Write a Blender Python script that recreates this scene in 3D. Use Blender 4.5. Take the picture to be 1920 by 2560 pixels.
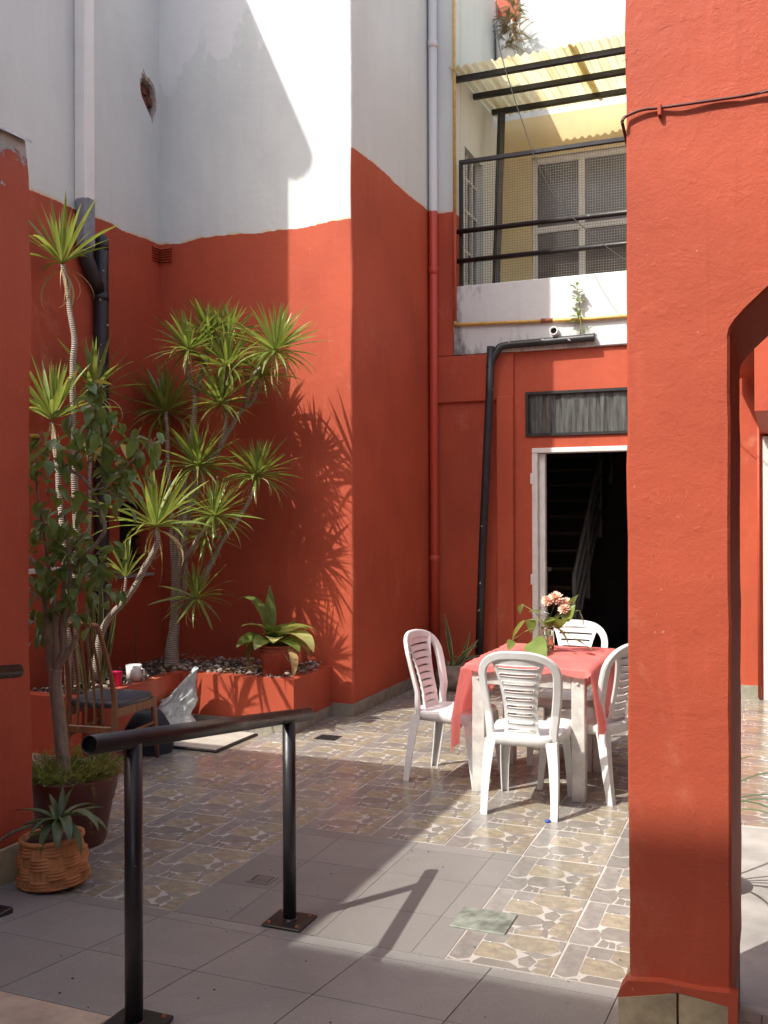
import bpy, math, random
from mathutils import Vector, Matrix, noise
from mathutils.geometry import tessellate_polygon
random.seed(7)
R = math.radians
scene = bpy.context.scene
for o in list(bpy.data.objects): bpy.data.objects.remove(o)
col = scene.collection

# ------------------------------------------------------------------ camera, sky, sun, exposure
YAW, PITCH, ROLL, FPX, CAMH = 22.0, 0.117, -0.2, 2450.0, 1.62
cam_d = bpy.data.cameras.new('camera'); cam = bpy.data.objects.new('camera', cam_d); col.objects.link(cam)
cam_d.sensor_fit = 'HORIZONTAL'; cam_d.sensor_width = 36.0; cam_d.lens = 36.0 * FPX / 1920.0
cam_d.clip_start = 0.05; cam_d.clip_end = 500
cam.matrix_world = Matrix.Translation((0, 0, CAMH)) @ Matrix.Rotation(R(YAW), 4, 'Z') @ Matrix.Rotation(R(90 + PITCH), 4, 'X') @ Matrix.Rotation(R(ROLL), 4, 'Z')
scene.camera = cam
scene.render.resolution_x = 768; scene.render.resolution_y = 1024

SUN_EL, SUN_RATIO = 50.5, 0.64          # elevation, x/y of the shadow direction
az = math.atan(SUN_RATIO)
sdir = Vector((math.sin(az) * math.cos(R(SUN_EL)), math.cos(az) * math.cos(R(SUN_EL)), -math.sin(R(SUN_EL))))
w = bpy.data.worlds.new('World'); scene.world = w; w.use_nodes = True
wn = w.node_tree; wn.nodes.clear()
sky = wn.nodes.new('ShaderNodeTexSky'); sky.sky_type = 'NISHITA'; sky.sun_disc = False
sky.sun_elevation = R(SUN_EL); sky.sun_rotation = math.pi + az
sky.air_density = 0.8; sky.dust_density = 4.0; sky.ozone_density = 0.6
bg = wn.nodes.new('ShaderNodeBackground'); bg.inputs[1].default_value = 0.145
wo = wn.nodes.new('ShaderNodeOutputWorld')
wn.links.new(sky.outputs[0], bg.inputs[0]); wn.links.new(bg.outputs[0], wo.inputs[0])
sun_d = bpy.data.lights.new('sun', 'SUN'); sun = bpy.data.objects.new('sun', sun_d); col.objects.link(sun)
sun_d.energy = 2.8; sun_d.angle = R(0.53); sun_d.color = (1.0, 0.965, 0.90)
sun.location = (-4, -6, 12); sun.rotation_euler = sdir.to_track_quat('-Z', 'Y').to_euler()
vs = scene.view_settings
vs.view_transform = 'Standard'; vs.look = 'None'; vs.exposure = 1.14; vs.gamma = 1.0; vs.use_curve_mapping = False
scene.render.engine = 'CYCLES'
scene.cycles.max_bounces = 10; scene.cycles.diffuse_bounces = 6; scene.cycles.transparent_max_bounces = 12

# ------------------------------------------------------------------ helpers: points, objects
FW = Vector((-math.sin(R(YAW)), math.cos(R(YAW)), 0)); RT = Vector((math.cos(R(YAW)), math.sin(R(YAW)), 0))
def P(u, v, Y=None, X=None, Z=None):
    """real-world point of a survey reading taken on the photograph, on a known plane of the place"""
    a, b = u - 960.0, v - 1280.0
    r = R(-ROLL); x = a * math.cos(r) - b * math.sin(r); y = a * math.sin(r) + b * math.cos(r)
    d = FW + RT * (x / FPX) + Vector((0, 0, -(y - 5.0) / FPX))
    if Y is not None: t = Y / d.y
    elif X is not None: t = X / d.x
    else: t = (Z - CAMH) / d.z
    return Vector((d.x * t, d.y * t, CAMH + d.z * t))
K = 1920.0 / 1659.0
def D(x, y, **k): return P(x * K, y * K, **k)

WO = {}      # world origin of every object built (rotation free)
def link(o, parent=None):
    col.objects.link(o)
    if parent: o.parent = parent
    return o
def tag(o, label=None, cat=None, group=None, kind=None):
    if label: o['label'] = label
    if cat: o['category'] = cat
    if group: o['group'] = group
    if kind: o['kind'] = kind
    return o
def thing(name, loc, label=None, cat=None, group=None):
    o = bpy.data.objects.new(name, None); link(o); o.location = loc; o.empty_display_size = 0.1
    WO[o.name] = Vector(loc)
    return tag(o, label, cat, group)
def copy_tree(o, parent=None):
    c = o.copy(); col.objects.link(c)
    if parent: c.parent = parent
    for ch in list(o.children): copy_tree(ch, c)
    return c

class MB:
    def __init__(s): s.v = []; s.f = []; s.m = []; s.uv = {}; s.sm = []
    def add(s, vs, fs, mi=0, smooth=False, uvs=None):
        b = len(s.v); s.v += [Vector(p) for p in vs]
        for f in fs: s.f.append([b + i for i in f]); s.m.append(mi); s.sm.append(smooth)
        if uvs:
            for i, q in enumerate(uvs): s.uv[b + i] = q
        return s
    def box(s, x0, x1, y0, y1, z0, z1, mi=0, M=None):
        vs = [Vector((x, y, z)) for z in (z0, z1) for y in (y0, y1) for x in (x0, x1)]
        if M: vs = [M @ p for p in vs]
        return s.add(vs, [(0, 2, 3, 1), (4, 5, 7, 6), (0, 1, 5, 4), (2, 6, 7, 3), (0, 4, 6, 2), (1, 3, 7, 5)], mi)
    def bbox(s, x0, x1, y0, y1, z0, z1, b=0.006, mi=0, M=None):
        """box with chamfered edges"""
        vs = []; idx = {}
        for ix, x in enumerate((x0, x1)):
            for iy, y in enumerate((y0, y1)):
                for iz, z in enumerate((z0, z1)):
                    sx, sy, sz = (1, -1)[ix], (1, -1)[iy], (1, -1)[iz]
                    for ax in range(3):
                        q = Vector((x + sx * b, y + sy * b, z + sz * b)); q[ax] = (x, y, z)[ax]
                        idx[(ix, iy, iz, ax)] = len(vs); vs.append(q)
        fs = []
        for ax in range(3):
            o1, o2 = [a for a in range(3) if a != ax]
            for sd in (0, 1):
                loop = []
                for (a, c) in ((0, 0), (1, 0), (1, 1), (0, 1)):
                    k = [0, 0, 0]; k[ax] = sd; k[o1] = a; k[o2] = c; loop.append(idx[(*k, ax)])
                fs.append(loop if (sd == 1) == (ax != 1) else loop[::-1])
        for ax in range(3):
            o1, o2 = [a for a in range(3) if a != ax]
            for a in (0, 1):
                for c in (0, 1):
                    k0 = [0, 0, 0]; k0[o1] = a; k0[o2] = c; k1 = list(k0); k1[ax] = 1
                    l = [idx[(*k0, o1)], idx[(*k1, o1)], idx[(*k1, o2)], idx[(*k0, o2)]]
                    fs.append(l)
        for ix in (0, 1):
            for iy in (0, 1):
                for iz in (0, 1): fs.append([idx[(ix, iy, iz, a)] for a in range(3)])
        if M: vs = [M @ p for p in vs]
        return s.add(vs, fs, mi)
    def tube(s, path, rad, n=8, mi=0, cap=True, smooth=True, hollow=False):
        path = [Vector(p) for p in path]; L = len(path)
        if not hasattr(rad, '__len__'): rad = [rad] * L
        up = None; rings = []; uvs = []; acc = 0
        for i, p in enumerate(path):
            t = (path[min(i + 1, L - 1)] - path[max(i - 1, 0)]).normalized()
            if up is None:
                up = t.cross(Vector((0, 0, 1)));
                if up.length < 1e-3: up = Vector((1, 0, 0))
                up.normalize()
            up = (up - t * up.dot(t)).normalized(); bn = t.cross(up)
            if i: acc += (p - path[i - 1]).length
            for k in range(n):
                a = 2 * math.pi * k / n
                rings.append(p + (up * math.cos(a) + bn * math.sin(a)) * rad[i]); uvs.append((k / n, acc))
        fs = [(i * n + k, i * n + (k + 1) % n, (i + 1) * n + (k + 1) % n, (i + 1) * n + k) for i in range(L - 1) for k in range(n)]
        s.add(rings, fs, mi, smooth, uvs)
        if cap:
            b = len(s.v) - len(rings)
            s.f.append([b + k for k in range(n)][::-1]); s.m.append(mi); s.sm.append(False)
            s.f.append([b + (L - 1) * n + k for k in range(n)]); s.m.append(mi); s.sm.append(False)
        return s
    def lathe(s, prof, c, n=28, mi=0, smooth=True, fn=None):
        c = Vector(c); vs = []
        for (r, z) in prof:
            for k in range(n):
                a = 2 * math.pi * k / n
                rr, zz = (r, z) if fn is None else fn(r, z, a)
                vs.append(c + Vector((rr * math.cos(a), rr * math.sin(a), zz)))
        L = len(prof)
        fs = [(i * n + k, i * n + (k + 1) % n, (i + 1) * n + (k + 1) % n, (i + 1) * n + k) for i in range(L - 1) for k in range(n)]
        return s.add(vs, fs, mi, smooth)
    def prism(s, outer, holes, fn, d, mi=0, back=True, mi_side=None):
        """polygon with holes, fn(a,b,depth)->point, extruded by d"""
        loops = [outer] + list(holes); flat = [q for l in loops for q in l]
        tris = tessellate_polygon([[Vector((a, b, 0)) for a, b in l] for l in loops])
        n = len(flat)
        vs = [fn(a, b, 0) for a, b in flat] + [fn(a, b, d) for a, b in flat]
        fs = [list(t) for t in tris]
        if back: fs += [[i + n for i in t][::-1] for t in tris]
        s.add(vs, fs, mi); b0 = len(s.v) - 2 * n; o = 0
        for l in loops:
            k = len(l)
            for i in range(k):
                j = (i + 1) % k
                s.f.append([b0 + o + i, b0 + o + j, b0 + n + o + j, b0 + n + o + i]); s.m.append(mi if mi_side is None else mi_side); s.sm.append(False)
            o += k
        return s
    def build(s, name, mats, parent=None, origin=None, kind=None):
        if not isinstance(mats, (list, tuple)): mats = [mats]
        if origin is None:
            xs = [p.x for p in s.v]; ys = [p.y for p in s.v]; zs = [p.z for p in s.v]
            origin = Vector(((min(xs) + max(xs)) / 2, (min(ys) + max(ys)) / 2, min(zs)))
        origin = Vector(origin)
        me = bpy.data.meshes.new(name)
        me.from_pydata([p - origin for p in s.v], [], s.f)
        for m in mats: me.materials.append(m)
        me.polygons.foreach_set('material_index', s.m); me.polygons.foreach_set('use_smooth', s.sm)
        if s.uv:
            ul = me.uv_layers.new(name='UVMap')
            for lp in me.loops: ul.data[lp.index].uv = s.uv.get(lp.vertex_index, (0, 0))
        me.update()
        import bmesh
        bm = bmesh.new(); bm.from_mesh(me); bmesh.ops.recalc_face_normals(bm, faces=bm.faces); bm.to_mesh(me); bm.free()
        o = bpy.data.objects.new(name, me); link(o, parent)
        po = WO[parent.name] if parent else Vector((0, 0, 0))
        o.location = origin - po; WO[o.name] = origin
        if kind: o['kind'] = kind
        return o
def place(name, me, M, parent):
    """an object that shares mesh data, M in world space, parent unrotated"""
    o = bpy.data.objects.new(name, me); link(o, parent)
    po = WO[parent.name] if parent else Vector((0, 0, 0))
    o.matrix_basis = Matrix.Translation(-po) @ M; WO[o.name] = M.translation.copy()
    return o
def n3(p, sc=1.0): return noise.noise(Vector(p) * sc)
def wob(pts, amp, sc): return [Vector(p) + Vector((n3(p, sc), n3(Vector(p) + Vector((9, 3, 1)), sc), n3(Vector(p) + Vector((2, 7, 5)), sc))) * amp for p in pts]
def smoothpath(pts, n=6):
    pts = [Vector(p) for p in pts]; out = []
    for i in range(len(pts) - 1):
        p0 = pts[max(i - 1, 0)]; p1 = pts[i]; p2 = pts[i + 1]; p3 = pts[min(i + 2, len(pts) - 1)]
        for k in range(n):
            t = k / n
            out.append(0.5 * ((2 * p1) + (p2 - p0) * t + (2 * p0 - 5 * p1 + 4 * p2 - p3) * t * t + (-p0 + 3 * p1 - 3 * p2 + p3) * t ** 3))
    out.append(pts[-1]); return out
def lerp(a, b, t): return a + (b - a) * t

# ------------------------------------------------------------------ materials
class NT:
    def __init__(s, name):
        s.m = bpy.data.materials.new(name); s.m.use_nodes = True; s.t = s.m.node_tree
        s.b = s.t.nodes['Principled BSDF']; s.out = s.t.nodes['Material Output']; s._pos = None
    def n(s, ty, **kw):
        nd = s.t.nodes.new(ty)
        for k, v in kw.items(): setattr(nd, k, v)
        return nd
    def l(s, a, b): s.t.links.new(a, b)
    def pos(s):
        if s._pos is None: s._pos = s.n('ShaderNodeNewGeometry').outputs['Position']
        return s._pos
    def obj(s): return s.n('ShaderNodeTexCoord').outputs['Object']
    def mapped(s, vec, sc):
        mp = s.n('ShaderNodeMapping'); s.l(vec, mp.inputs[0]); mp.inputs['Scale'].default_value = sc; return mp.outputs[0]
    def noise(s, sc, det=4, rough=0.55, vec=None, dist=0.0):
        nd = s.n('ShaderNodeTexNoise'); s.l(vec if vec is not None else s.pos(), nd.inputs['Vector'])
        nd.inputs['Scale'].default_value = sc; nd.inputs['Detail'].default_value = det
        nd.inputs['Roughness'].default_value = rough; nd.inputs['Distortion'].default_value = dist
        return nd.outputs['Fac']
    def rng(s, v, a, b, c=0.0, d=1.0):
        nd = s.n('ShaderNodeMapRange'); s.l(v, nd.inputs[0])
        for i, q in enumerate((a, b, c, d)): nd.inputs[i + 1].default_value = q
        return nd.outputs[0]
    def math(s, op, a, b=None):
        nd = s.n('ShaderNodeMath', operation=op)
        for i, q in enumerate((a, b)):
            if q is None: continue
            if isinstance(q, (int, float)): nd.inputs[i].default_value = q
            else: s.l(q, nd.inputs[i])
        return nd.outputs[0]
    def mix(s, f, a, b):
        nd = s.n('ShaderNodeMix', data_type='RGBA')
        for i, q in ((0, f), (6, a), (7, b)):
            if isinstance(q, (int, float)): nd.inputs[i].default_value = q
            elif isinstance(q, tuple): nd.inputs[i].default_value = (*q, 1)
            else: s.l(q, nd.inputs[i])
        return nd.outputs[2]
    def bump(s, h, st, dist=0.01, prev=None):
        nd = s.n('ShaderNodeBump'); nd.inputs['Strength'].default_value = st; nd.inputs['Distance'].default_value = dist
        s.l(h, nd.inputs['Height'])
        if prev is not None: s.l(prev, nd.inputs['Normal'])
        return nd.outputs[0]
    def fin(s, c=None, rough=0.6, normal=None, **kw):
        if c is not None:
            if isinstance(c, tuple): s.b.inputs['Base Color'].default_value = (*c, 1)
            else: s.l(c, s.b.inputs['Base Color'])
        if isinstance(rough, (int, float)): s.b.inputs['Roughness'].default_value = rough
        else: s.l(rough, s.b.inputs['Roughness'])
        if normal is not None: s.l(normal, s.b.inputs['Normal'])
        for k, v in kw.items():
            k = k.replace('_', ' ')
            if isinstance(v, (int, float, tuple)): s.b.inputs[k].default_value = v
            else: s.l(v, s.b.inputs[k])
        return s.m
RED = (0.44, 0.085, 0.041); RED2 = (0.34, 0.066, 0.034)
WHITE = (0.595, 0.63, 0.60); CREAM = (0.62, 0.50, 0.30)
def plaster_bump(t, st=0.35):
    a = t.bump(t.noise(2.2, 5, 0.5), st * 0.9, 0.03)
    b = t.bump(t.noise(14, 6, 0.62), st * 0.75, 0.012, a)
    return t.bump(t.noise(95, 3, 0.6), st * 0.5, 0.003, b)
def red_color(t):
    c = t.mix(t.rng(t.noise(1.3, 5, 0.6), 0.35, 0.7), RED, RED2)
    br = t.noise(1.0, 6, 0.65, t.mapped(t.pos(), (16, 16, 2.2)))
    c = t.mix(t.rng(br, 0.55, 0.8, 0, 0.3), c, (0.56, 0.12, 0.068))
    wear = t.math('MULTIPLY', t.rng(t.noise(0.8, 6, 0.7, t.mapped(t.pos(), (3, 3, 1.2)), 0.6), 0.58, 0.70), t.rng(t.noise(9, 5, 0.7), 0.40, 0.62))
    c = t.mix(t.math('MULTIPLY', wear, 0.6), c, (0.52, 0.19, 0.12))   # rubbed, faded paint
    drip = t.rng(t.noise(1.0, 4, 0.6, t.mapped(t.pos(), (24, 24, 0.7))), 0.60, 0.72, 0, 0.30)
    c = t.mix(drip, c, (0.30, 0.055, 0.032))
    sp = t.rng(t.noise(42, 2, 0.5), 0.765, 0.78)                    # little pale chips
    return t.mix(t.math('MULTIPLY', sp, 0.45), c, (0.55, 0.34, 0.26))
def m_red(name='red_stucco', bump=0.35, rough=0.55):
    t = NT(name); return t.fin(red_color(t), rough, plaster_bump(t, bump), Specular_IOR_Level=0.22)
def white_color(t, streak=0.25):
    c = t.mix(t.rng(t.noise(0.9, 6, 0.6), 0.4, 0.7), WHITE, (0.55, 0.585, 0.56))
    st = t.noise(1.0, 5, 0.6, t.mapped(t.pos(), (7, 7, 0.5)))
    c = t.mix(t.rng(st, 0.52, 0.75, 0, streak), c, (0.46, 0.46, 0.44))
    sm = t.rng(t.noise(5, 6, 0.7), 0.66, 0.78, 0, 0.35)
    return t.mix(sm, c, (0.47, 0.46, 0.44))
def m_two(name, line, wave=0.05, fresh_on=True):
    """white over red paint with a hand-painted line; the line of the +X face can differ"""
    t = NT(name)
    sx = t.n('ShaderNodeSeparateXYZ'); t.l(t.pos(), sx.inputs[0]); z = sx.outputs[2]
    if isinstance(line, tuple):
        g = t.n('ShaderNodeNewGeometry'); nx = t.n('ShaderNodeSeparateXYZ'); t.l(g.outputs['True Normal'], nx.inputs[0])
        lv = t.rng(nx.outputs[0], 0.45, 0.55, line[0], line[1])
    else: lv = line
    wv = t.math('MULTIPLY', t.math('SUBTRACT', t.noise(1.6, 3, 0.5), 0.5), wave * 2.2)
    wv2 = t.math('MULTIPLY', t.math('SUBTRACT', t.noise(30, 2, 0.5), 0.5), 0.018)
    h = t.math('SUBTRACT', z, t.math('ADD', t.math('ADD', wv, wv2), lv))
    isw = t.rng(h, -0.002, 0.002)
    wc = white_color(t)
    fresh = t.rng(t.math('ADD', t.noise(1.4, 5, 0.6, t.mapped(t.pos(), (2.0, 2.0, 1.0))), t.rng(z, 4.9, 6.1, -0.28, 0.24)), 0.50, 0.53)
    if fresh_on:
        g2 = t.n('ShaderNodeNewGeometry'); ny_ = t.n('ShaderNodeSeparateXYZ'); t.l(g2.outputs['True Normal'], ny_.inputs[0])
        wc = t.mix(t.math('MULTIPLY', fresh, t.rng(ny_.outputs[1], -.5, -.6)), wc, (0.655, 0.675, 0.66))
    old = t.rng(t.noise(0.7, 5, 0.65, t.mapped(t.pos(), (1.6, 1.6, .8))), 0.50, 0.62, 0, 0.30); wc = t.mix(old, wc, (0.475, 0.49, 0.48))
    band = t.math('MULTIPLY', t.rng(h, 0.03, 0.0), t.rng(t.noise(3.5, 4, 0.6), 0.47, 0.52))
    wc = t.mix(band, wc, CREAM)
    return t.fin(t.mix(isw, red_color(t), wc), 0.6, plaster_bump(t, 0.3), Specular_IOR_Level=0.2)
def m_flat(name, c, rough=0.5, var=0.15, sc=6, bump=0.0, bsc=40, **kw):
    t = NT(name); c2 = tuple(x * (1 - var) for x in c); c1 = tuple(min(1, x * (1 + var * 0.5)) for x in c)
    cc = t.mix(t.rng(t.noise(sc, 5, 0.6, t.obj()), 0.35, 0.7), c1, c2)
    nm = t.bump(t.noise(bsc, 4, 0.6, t.obj()), bump, 0.004) if bump else None
    return t.fin(cc, rough, nm, **kw)
M_RED = m_red(); M_RED_SMOOTH = m_red('red_paint', 0.22, 0.42)
M_TWO = m_two('white_over_red_stucco', 3.97, 0.05, False); M_TWO_COL = m_two('white_over_red_stucco_corner', (3.97, 4.57))
M_TWO_BACK = m_two('white_over_red_pilaster', 4.55, 0.01, False)
def m_band():
    t = NT('stained_white_plaster'); c = white_color(t, 0.35)
    sx = t.n('ShaderNodeSeparateXYZ'); t.l(t.pos(), sx.inputs[0])
    mould = t.noise(1.0, 6, 0.7, t.mapped(t.pos(), (9, 9, 3)))
    left = t.rng(sx.outputs[0], -2.95, -2.6, 0.24, 0.0); low = t.rng(sx.outputs[2], 3.15, 3.42, 0.13, 0.0)
    f = t.rng(t.math('ADD', mould, t.math('ADD', left, low)), 0.60, 0.80, 0, 0.85)
    return t.fin(t.mix(f, c, (0.10, 0.098, 0.085)), 0.8, plaster_bump(t, 0.35))
M_BAND = m_band()
def m_white():
    t = NT('white_plaster'); return t.fin(white_color(t, 0.6), 0.65, plaster_bump(t, 0.35))
M_WHITE = m_white()
def m_yellow():
    t = NT('yellow_plaster'); c = t.mix(t.rng(t.noise(1.5, 5, 0.6), 0.4, 0.7), (0.62, 0.50, 0.25), (0.54, 0.43, 0.22))
    st = t.noise(1.0, 5, 0.65, t.mapped(t.pos(), (6, 6, 0.9)))
    return t.fin(t.mix(t.rng(st, 0.55, 0.8, 0, 0.4), c, (0.46, 0.37, 0.21)), 0.7, plaster_bump(t, 0.2))
M_YELLOW = m_yellow()
M_CONC = m_flat('bare_concrete', (0.36, 0.34, 0.31), 0.85, 0.35, 3, 0.5, 60)
M_ROOFC = m_flat('roof_concrete', (0.5, 0.45, 0.4), 0.85, 0.2, 2, 0.3)
def m_black_metal():
    t = NT('black_painted_metal'); c = t.mix(t.rng(t.noise(3, 5, 0.6), 0.4, 0.7), (0.012, 0.012, 0.013), (0.02, 0.018, 0.017))
    chip = t.rng(t.noise(26, 4, 0.6), 0.715, 0.735)
    return t.fin(t.mix(t.math('MULTIPLY', chip, 0.7), c, (0.30, 0.27, 0.22)), t.rng(t.noise(9, 4), 0.3, 0.7, 0.28, 0.5), t.bump(t.noise(40, 3), 0.12, 0.003))
M_BLACK = m_black_metal()
def m_brown_rail():
    t = NT('brown_black_rail_paint'); c = t.mix(t.rng(t.noise(2.5, 5, 0.6), 0.4, 0.7), (0.020, 0.013, 0.011), (0.034, 0.022, 0.018))
    chip = t.rng(t.noise(24, 4, 0.65), 0.70, 0.72)
    return t.fin(t.mix(t.math('MULTIPLY', chip, 0.7), c, (0.30, 0.26, 0.20)), t.rng(t.noise(9, 4), 0.3, 0.7, 0.25, 0.45), t.bump(t.noise(40, 3), 0.1, 0.003))
M_RAIL = m_brown_rail()
def m_black_pvc():
    t = NT('black_painted_pipe'); c = t.mix(t.rng(t.noise(2, 5, 0.6), 0.4, 0.7), (0.014, 0.015, 0.018), (0.03, 0.03, 0.033))
    chip = t.rng(t.noise(15, 2, 0.5), 0.70, 0.715)
    return t.fin(t.mix(chip, c, (0.5, 0.48, 0.44)), 0.45, t.bump(t.noise(30, 3), 0.15, 0.004))
M_PVC = m_black_pvc()
M_GREYPVC = m_flat('weathered_grey_pipe', (0.20, 0.21, 0.23), 0.5, 0.35, 8)
M_WPIPE = m_flat('white_pipe', (0.70, 0.70, 0.66), 0.5, 0.08, 3)
M_YPIPE = m_flat('yellow_gas_pipe', (0.52, 0.32, 0.07), 0.5, 0.25, 12)
M_RUST = m_flat('rusty_fitting', (0.24, 0.07, 0.03), 0.8, 0.4, 30)
M_DARK = m_flat('dark_void', (0.012, 0.011, 0.010), 0.9, 0.2)
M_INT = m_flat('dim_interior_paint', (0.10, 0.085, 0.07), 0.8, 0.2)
M_STEPWOOD = m_flat('brown_stair', (0.11, 0.055, 0.025), 0.5, 0.3)
M_DIMRAIL = m_flat('shade_darkened_rail', (0.20, 0.18, 0.16), 0.6)  # white stair rail, hall shade put into its colour
M_DOORFRAME = m_flat('white_door_paint', (0.66, 0.64, 0.60), 0.45, 0.12, 9, 0.2, 30)
M_ALU = m_flat('white_aluminium', (0.62, 0.60, 0.54), 0.4, 0.1)
M_BRICK = m_flat('broken_brick', (0.15, 0.05, 0.03), 0.9, 0.4, 14, 0.6)
M_GLASSDARK = m_flat('dusty_dark_glass', (0.085, 0.075, 0.062), 0.2, 0.3, 4)
def m_transom():
    t = NT('dirty_ribbed_glass'); st = t.noise(1.0, 5, 0.7, t.mapped(t.pos(), (26, 1, 2.0)))
    c = t.mix(t.rng(st, 0.35, 0.75), (0.020, 0.020, 0.018), (0.17, 0.18, 0.165))
    return t.fin(c, 0.3, t.bump(st, 0.3, 0.01))
M_TRANSOM = m_transom()
def m_fibre():
    t = NT('yellowed_fibreglass'); st = t.noise(1.0, 4, 0.6, t.mapped(t.pos(), (7, 0.6, 1)))
    c = t.mix(t.rng(st, 0.40, 0.72), (0.66, 0.61, 0.42), (0.48, 0.37, 0.16))
    c = t.mix(t.rng(t.noise(14, 5, 0.7), 0.62, 0.75, 0, 0.6), c, (0.16, 0.13, 0.06))
    t.fin(c, 0.5); tr = t.n('ShaderNodeBsdfTranslucent'); t.l(c, tr.inputs[0])
    mx = t.n('ShaderNodeMixShader'); mx.inputs[0].default_value = 0.68
    t.l(t.b.outputs[0], mx.inputs[1]); t.l(tr.outputs[0], mx.inputs[2]); t.l(mx.outputs[0], t.out.inputs[0])
    return t.m
M_FIBRE = m_fibre()
def m_stone(name, c1, c2, sc=9):
    """printed stone of a glazed floor tile: blotches repeat with the print, wear does not"""
    t = NT(name); o = t.obj()
    c = t.mix(t.rng(t.noise(sc * 1.6, 8, 0.75, o), 0.34, 0.66), c1, c2); c = t.mix(t.rng(t.noise(sc * .8, 4, 0.6, o), 0.5, 0.72, 0, 0.45), c, tuple(min(1, x * 1.35) for x in c2))
    gr = t.noise(1.0, 5, 0.7, t.mapped(o, (14, 60, 1)))
    c = t.mix(t.rng(gr, 0.5, 0.8, 0, 0.35), c, tuple(x * 0.6 for x in c1))
    dust = t.rng(t.noise(1.7, 5, 0.6), 0.42, 0.72, 0, 0.38); c = t.mix(dust, c, (0.29, 0.265, 0.23))
    oi = t.n('ShaderNodeObjectInfo'); hv = t.n('ShaderNodeHueSaturation'); t.l(c, hv.inputs['Color']); t.l(t.rng(oi.outputs['Random'], 0, 1, 0.86, 1.12), hv.inputs['Value']); c = hv.outputs[0]
    rg = t.rng(t.noise(3.0, 5, 0.6), 0.3, 0.7, 0.13, 0.30)
    return t.fin(c, rg, t.bump(t.noise(60, 3, 0.5, o), 0.10, 0.002))
M_S_GREY = m_stone('printed_grey_stone', (0.19, 0.176, 0.16), (0.275, 0.255, 0.23))
M_S_TAN = m_stone('printed_tan_stone', (0.205, 0.180, 0.140), (0.35, 0.295, 0.205), 13)
M_S_DARK = m_stone('printed_dark_stone', (0.185, 0.168, 0.146), (0.23, 0.21, 0.18))
M_S_JOINT = m_stone('printed_white_joint', (0.50, 0.47, 0.42), (0.40, 0.37, 0.33), 20)
M_GROUT = m_flat('pale_grout', (0.47, 0.44, 0.39), 0.8, 0.25, 5)
def m_grey_tile(name, c, bump):
    t = NT(name); sp = t.noise(190, 3, 0.7)
    cc = t.mix(t.rng(sp, 0.35, 0.68), tuple(x * 0.80 for x in c), tuple(x * 1.15 for x in c))
    cc = t.mix(t.rng(t.noise(1.1, 7, 0.7, None, 0.8), 0.44, 0.66, 0, 0.55), cc, tuple(x * 0.66 for x in c))
    cc = t.mix(t.rng(t.noise(5.5, 5, 0.7, None, 1.0), 0.60, 0.70, 0, 0.30), cc, tuple(x * 1.30 for x in c))
    cc = t.mix(t.rng(t.noise(13, 3, 0.6), 0.70, 0.74, 0, 0.5), cc, tuple(x * 0.5 for x in c))
    cc = t.mix(t.rng(t.noise(30, 3, 0.5), 0.735, 0.76, 0, 0.6), cc, (0.45, 0.42, 0.38))
    oi = t.n('ShaderNodeObjectInfo'); hv = t.n('ShaderNodeHueSaturation'); t.l(cc, hv.inputs['Color']); t.l(t.rng(oi.outputs['Random'], 0, 1, 0.92, 1.08), hv.inputs['Value'])
    return t.fin(hv.outputs[0], t.rng(t.noise(2.2, 5), 0.3, 0.7, 0.36, 0.52), t.bump(t.noise(150, 4, 0.7), bump, 0.004))
M_GREYTILE = m_grey_tile('grey_porcelain_tile', (0.215, 0.202, 0.185), 0.12)
M_RAMPTILE = m_grey_tile('grey_antislip_tile', (0.25, 0.242, 0.225), 0.45)
M_CREAMTILE = m_flat('cream_travertine_tile', (0.48, 0.39, 0.30), 0.4, 0.35, 9, 0.3)
M_SKIRT = m_flat('grey_stone_skirting', (0.27, 0.255, 0.20), 0.55, 0.35, 12, 0.3)
M_SKIRT2 = m_flat('travertine_skirting', (0.42, 0.35, 0.21), 0.5, 0.40, 10, 0.5)
M_COPPER = m_flat('greenish_metal_lid', (0.20, 0.215, 0.175), 0.55, 0.6, 16, 0.4)
M_HATCH = m_flat('cement_lid', (0.42, 0.38, 0.32), 0.8, 0.2, 6, 0.2)
M_PLASTIC = m_flat('white_plastic', (0.65, 0.655, 0.635), 0.40, 0.14, 9)
M_TABLE = m_flat('worn_white_table_paint', (0.56, 0.545, 0.50), 0.55, 0.30, 11, 0.3, 25)
M_WOOD = None
def m_wood():
    t = NT('brown_chair_wood'); g = t.noise(1, 5, 0.6, t.mapped(t.obj(), (30, 30, 4)), 0.5)
    return t.fin(t.mix(t.rng(g, 0.3, 0.7), (0.12, 0.056, 0.025), (0.31, 0.15, 0.062)), 0.42, t.bump(g, 0.1, 0.004))
M_WOOD = m_wood()
M_SEAT = m_flat('blue_grey_vinyl', (0.055, 0.068, 0.088), 0.4, 0.15, 10, 0.15, 90)
M_TERRA = m_flat('orange_terracotta', (0.47, 0.20, 0.07), 0.8, 0.32, 12, 0.5, 60)
M_POT = m_flat('brown_plastic_pot', (0.115, 0.032, 0.020), 0.4, 0.25, 5)
M_BUCKET = m_flat('red_painted_bucket', (0.40, 0.075, 0.040), 0.5, 0.3, 10)
M_GREYPOT = m_flat('mossy_clay_pot', (0.24, 0.20, 0.155), 0.85, 0.5, 12, 0.4)
M_SOIL = m_flat('dry_soil', (0.065, 0.045, 0.032), 0.95, 0.5, 14, 0.9, 50)
M_RUBBLE = m_flat('pale_rubble', (0.33, 0.27, 0.22), 0.9, 0.6, 30)
M_PINK = m_flat('pink_plastic', (0.80, 0.02, 0.16), 0.35, 0.05)
M_MUG = m_flat('white_ceramic', (0.66, 0.63, 0.60), 0.35, 0.1)
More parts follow.
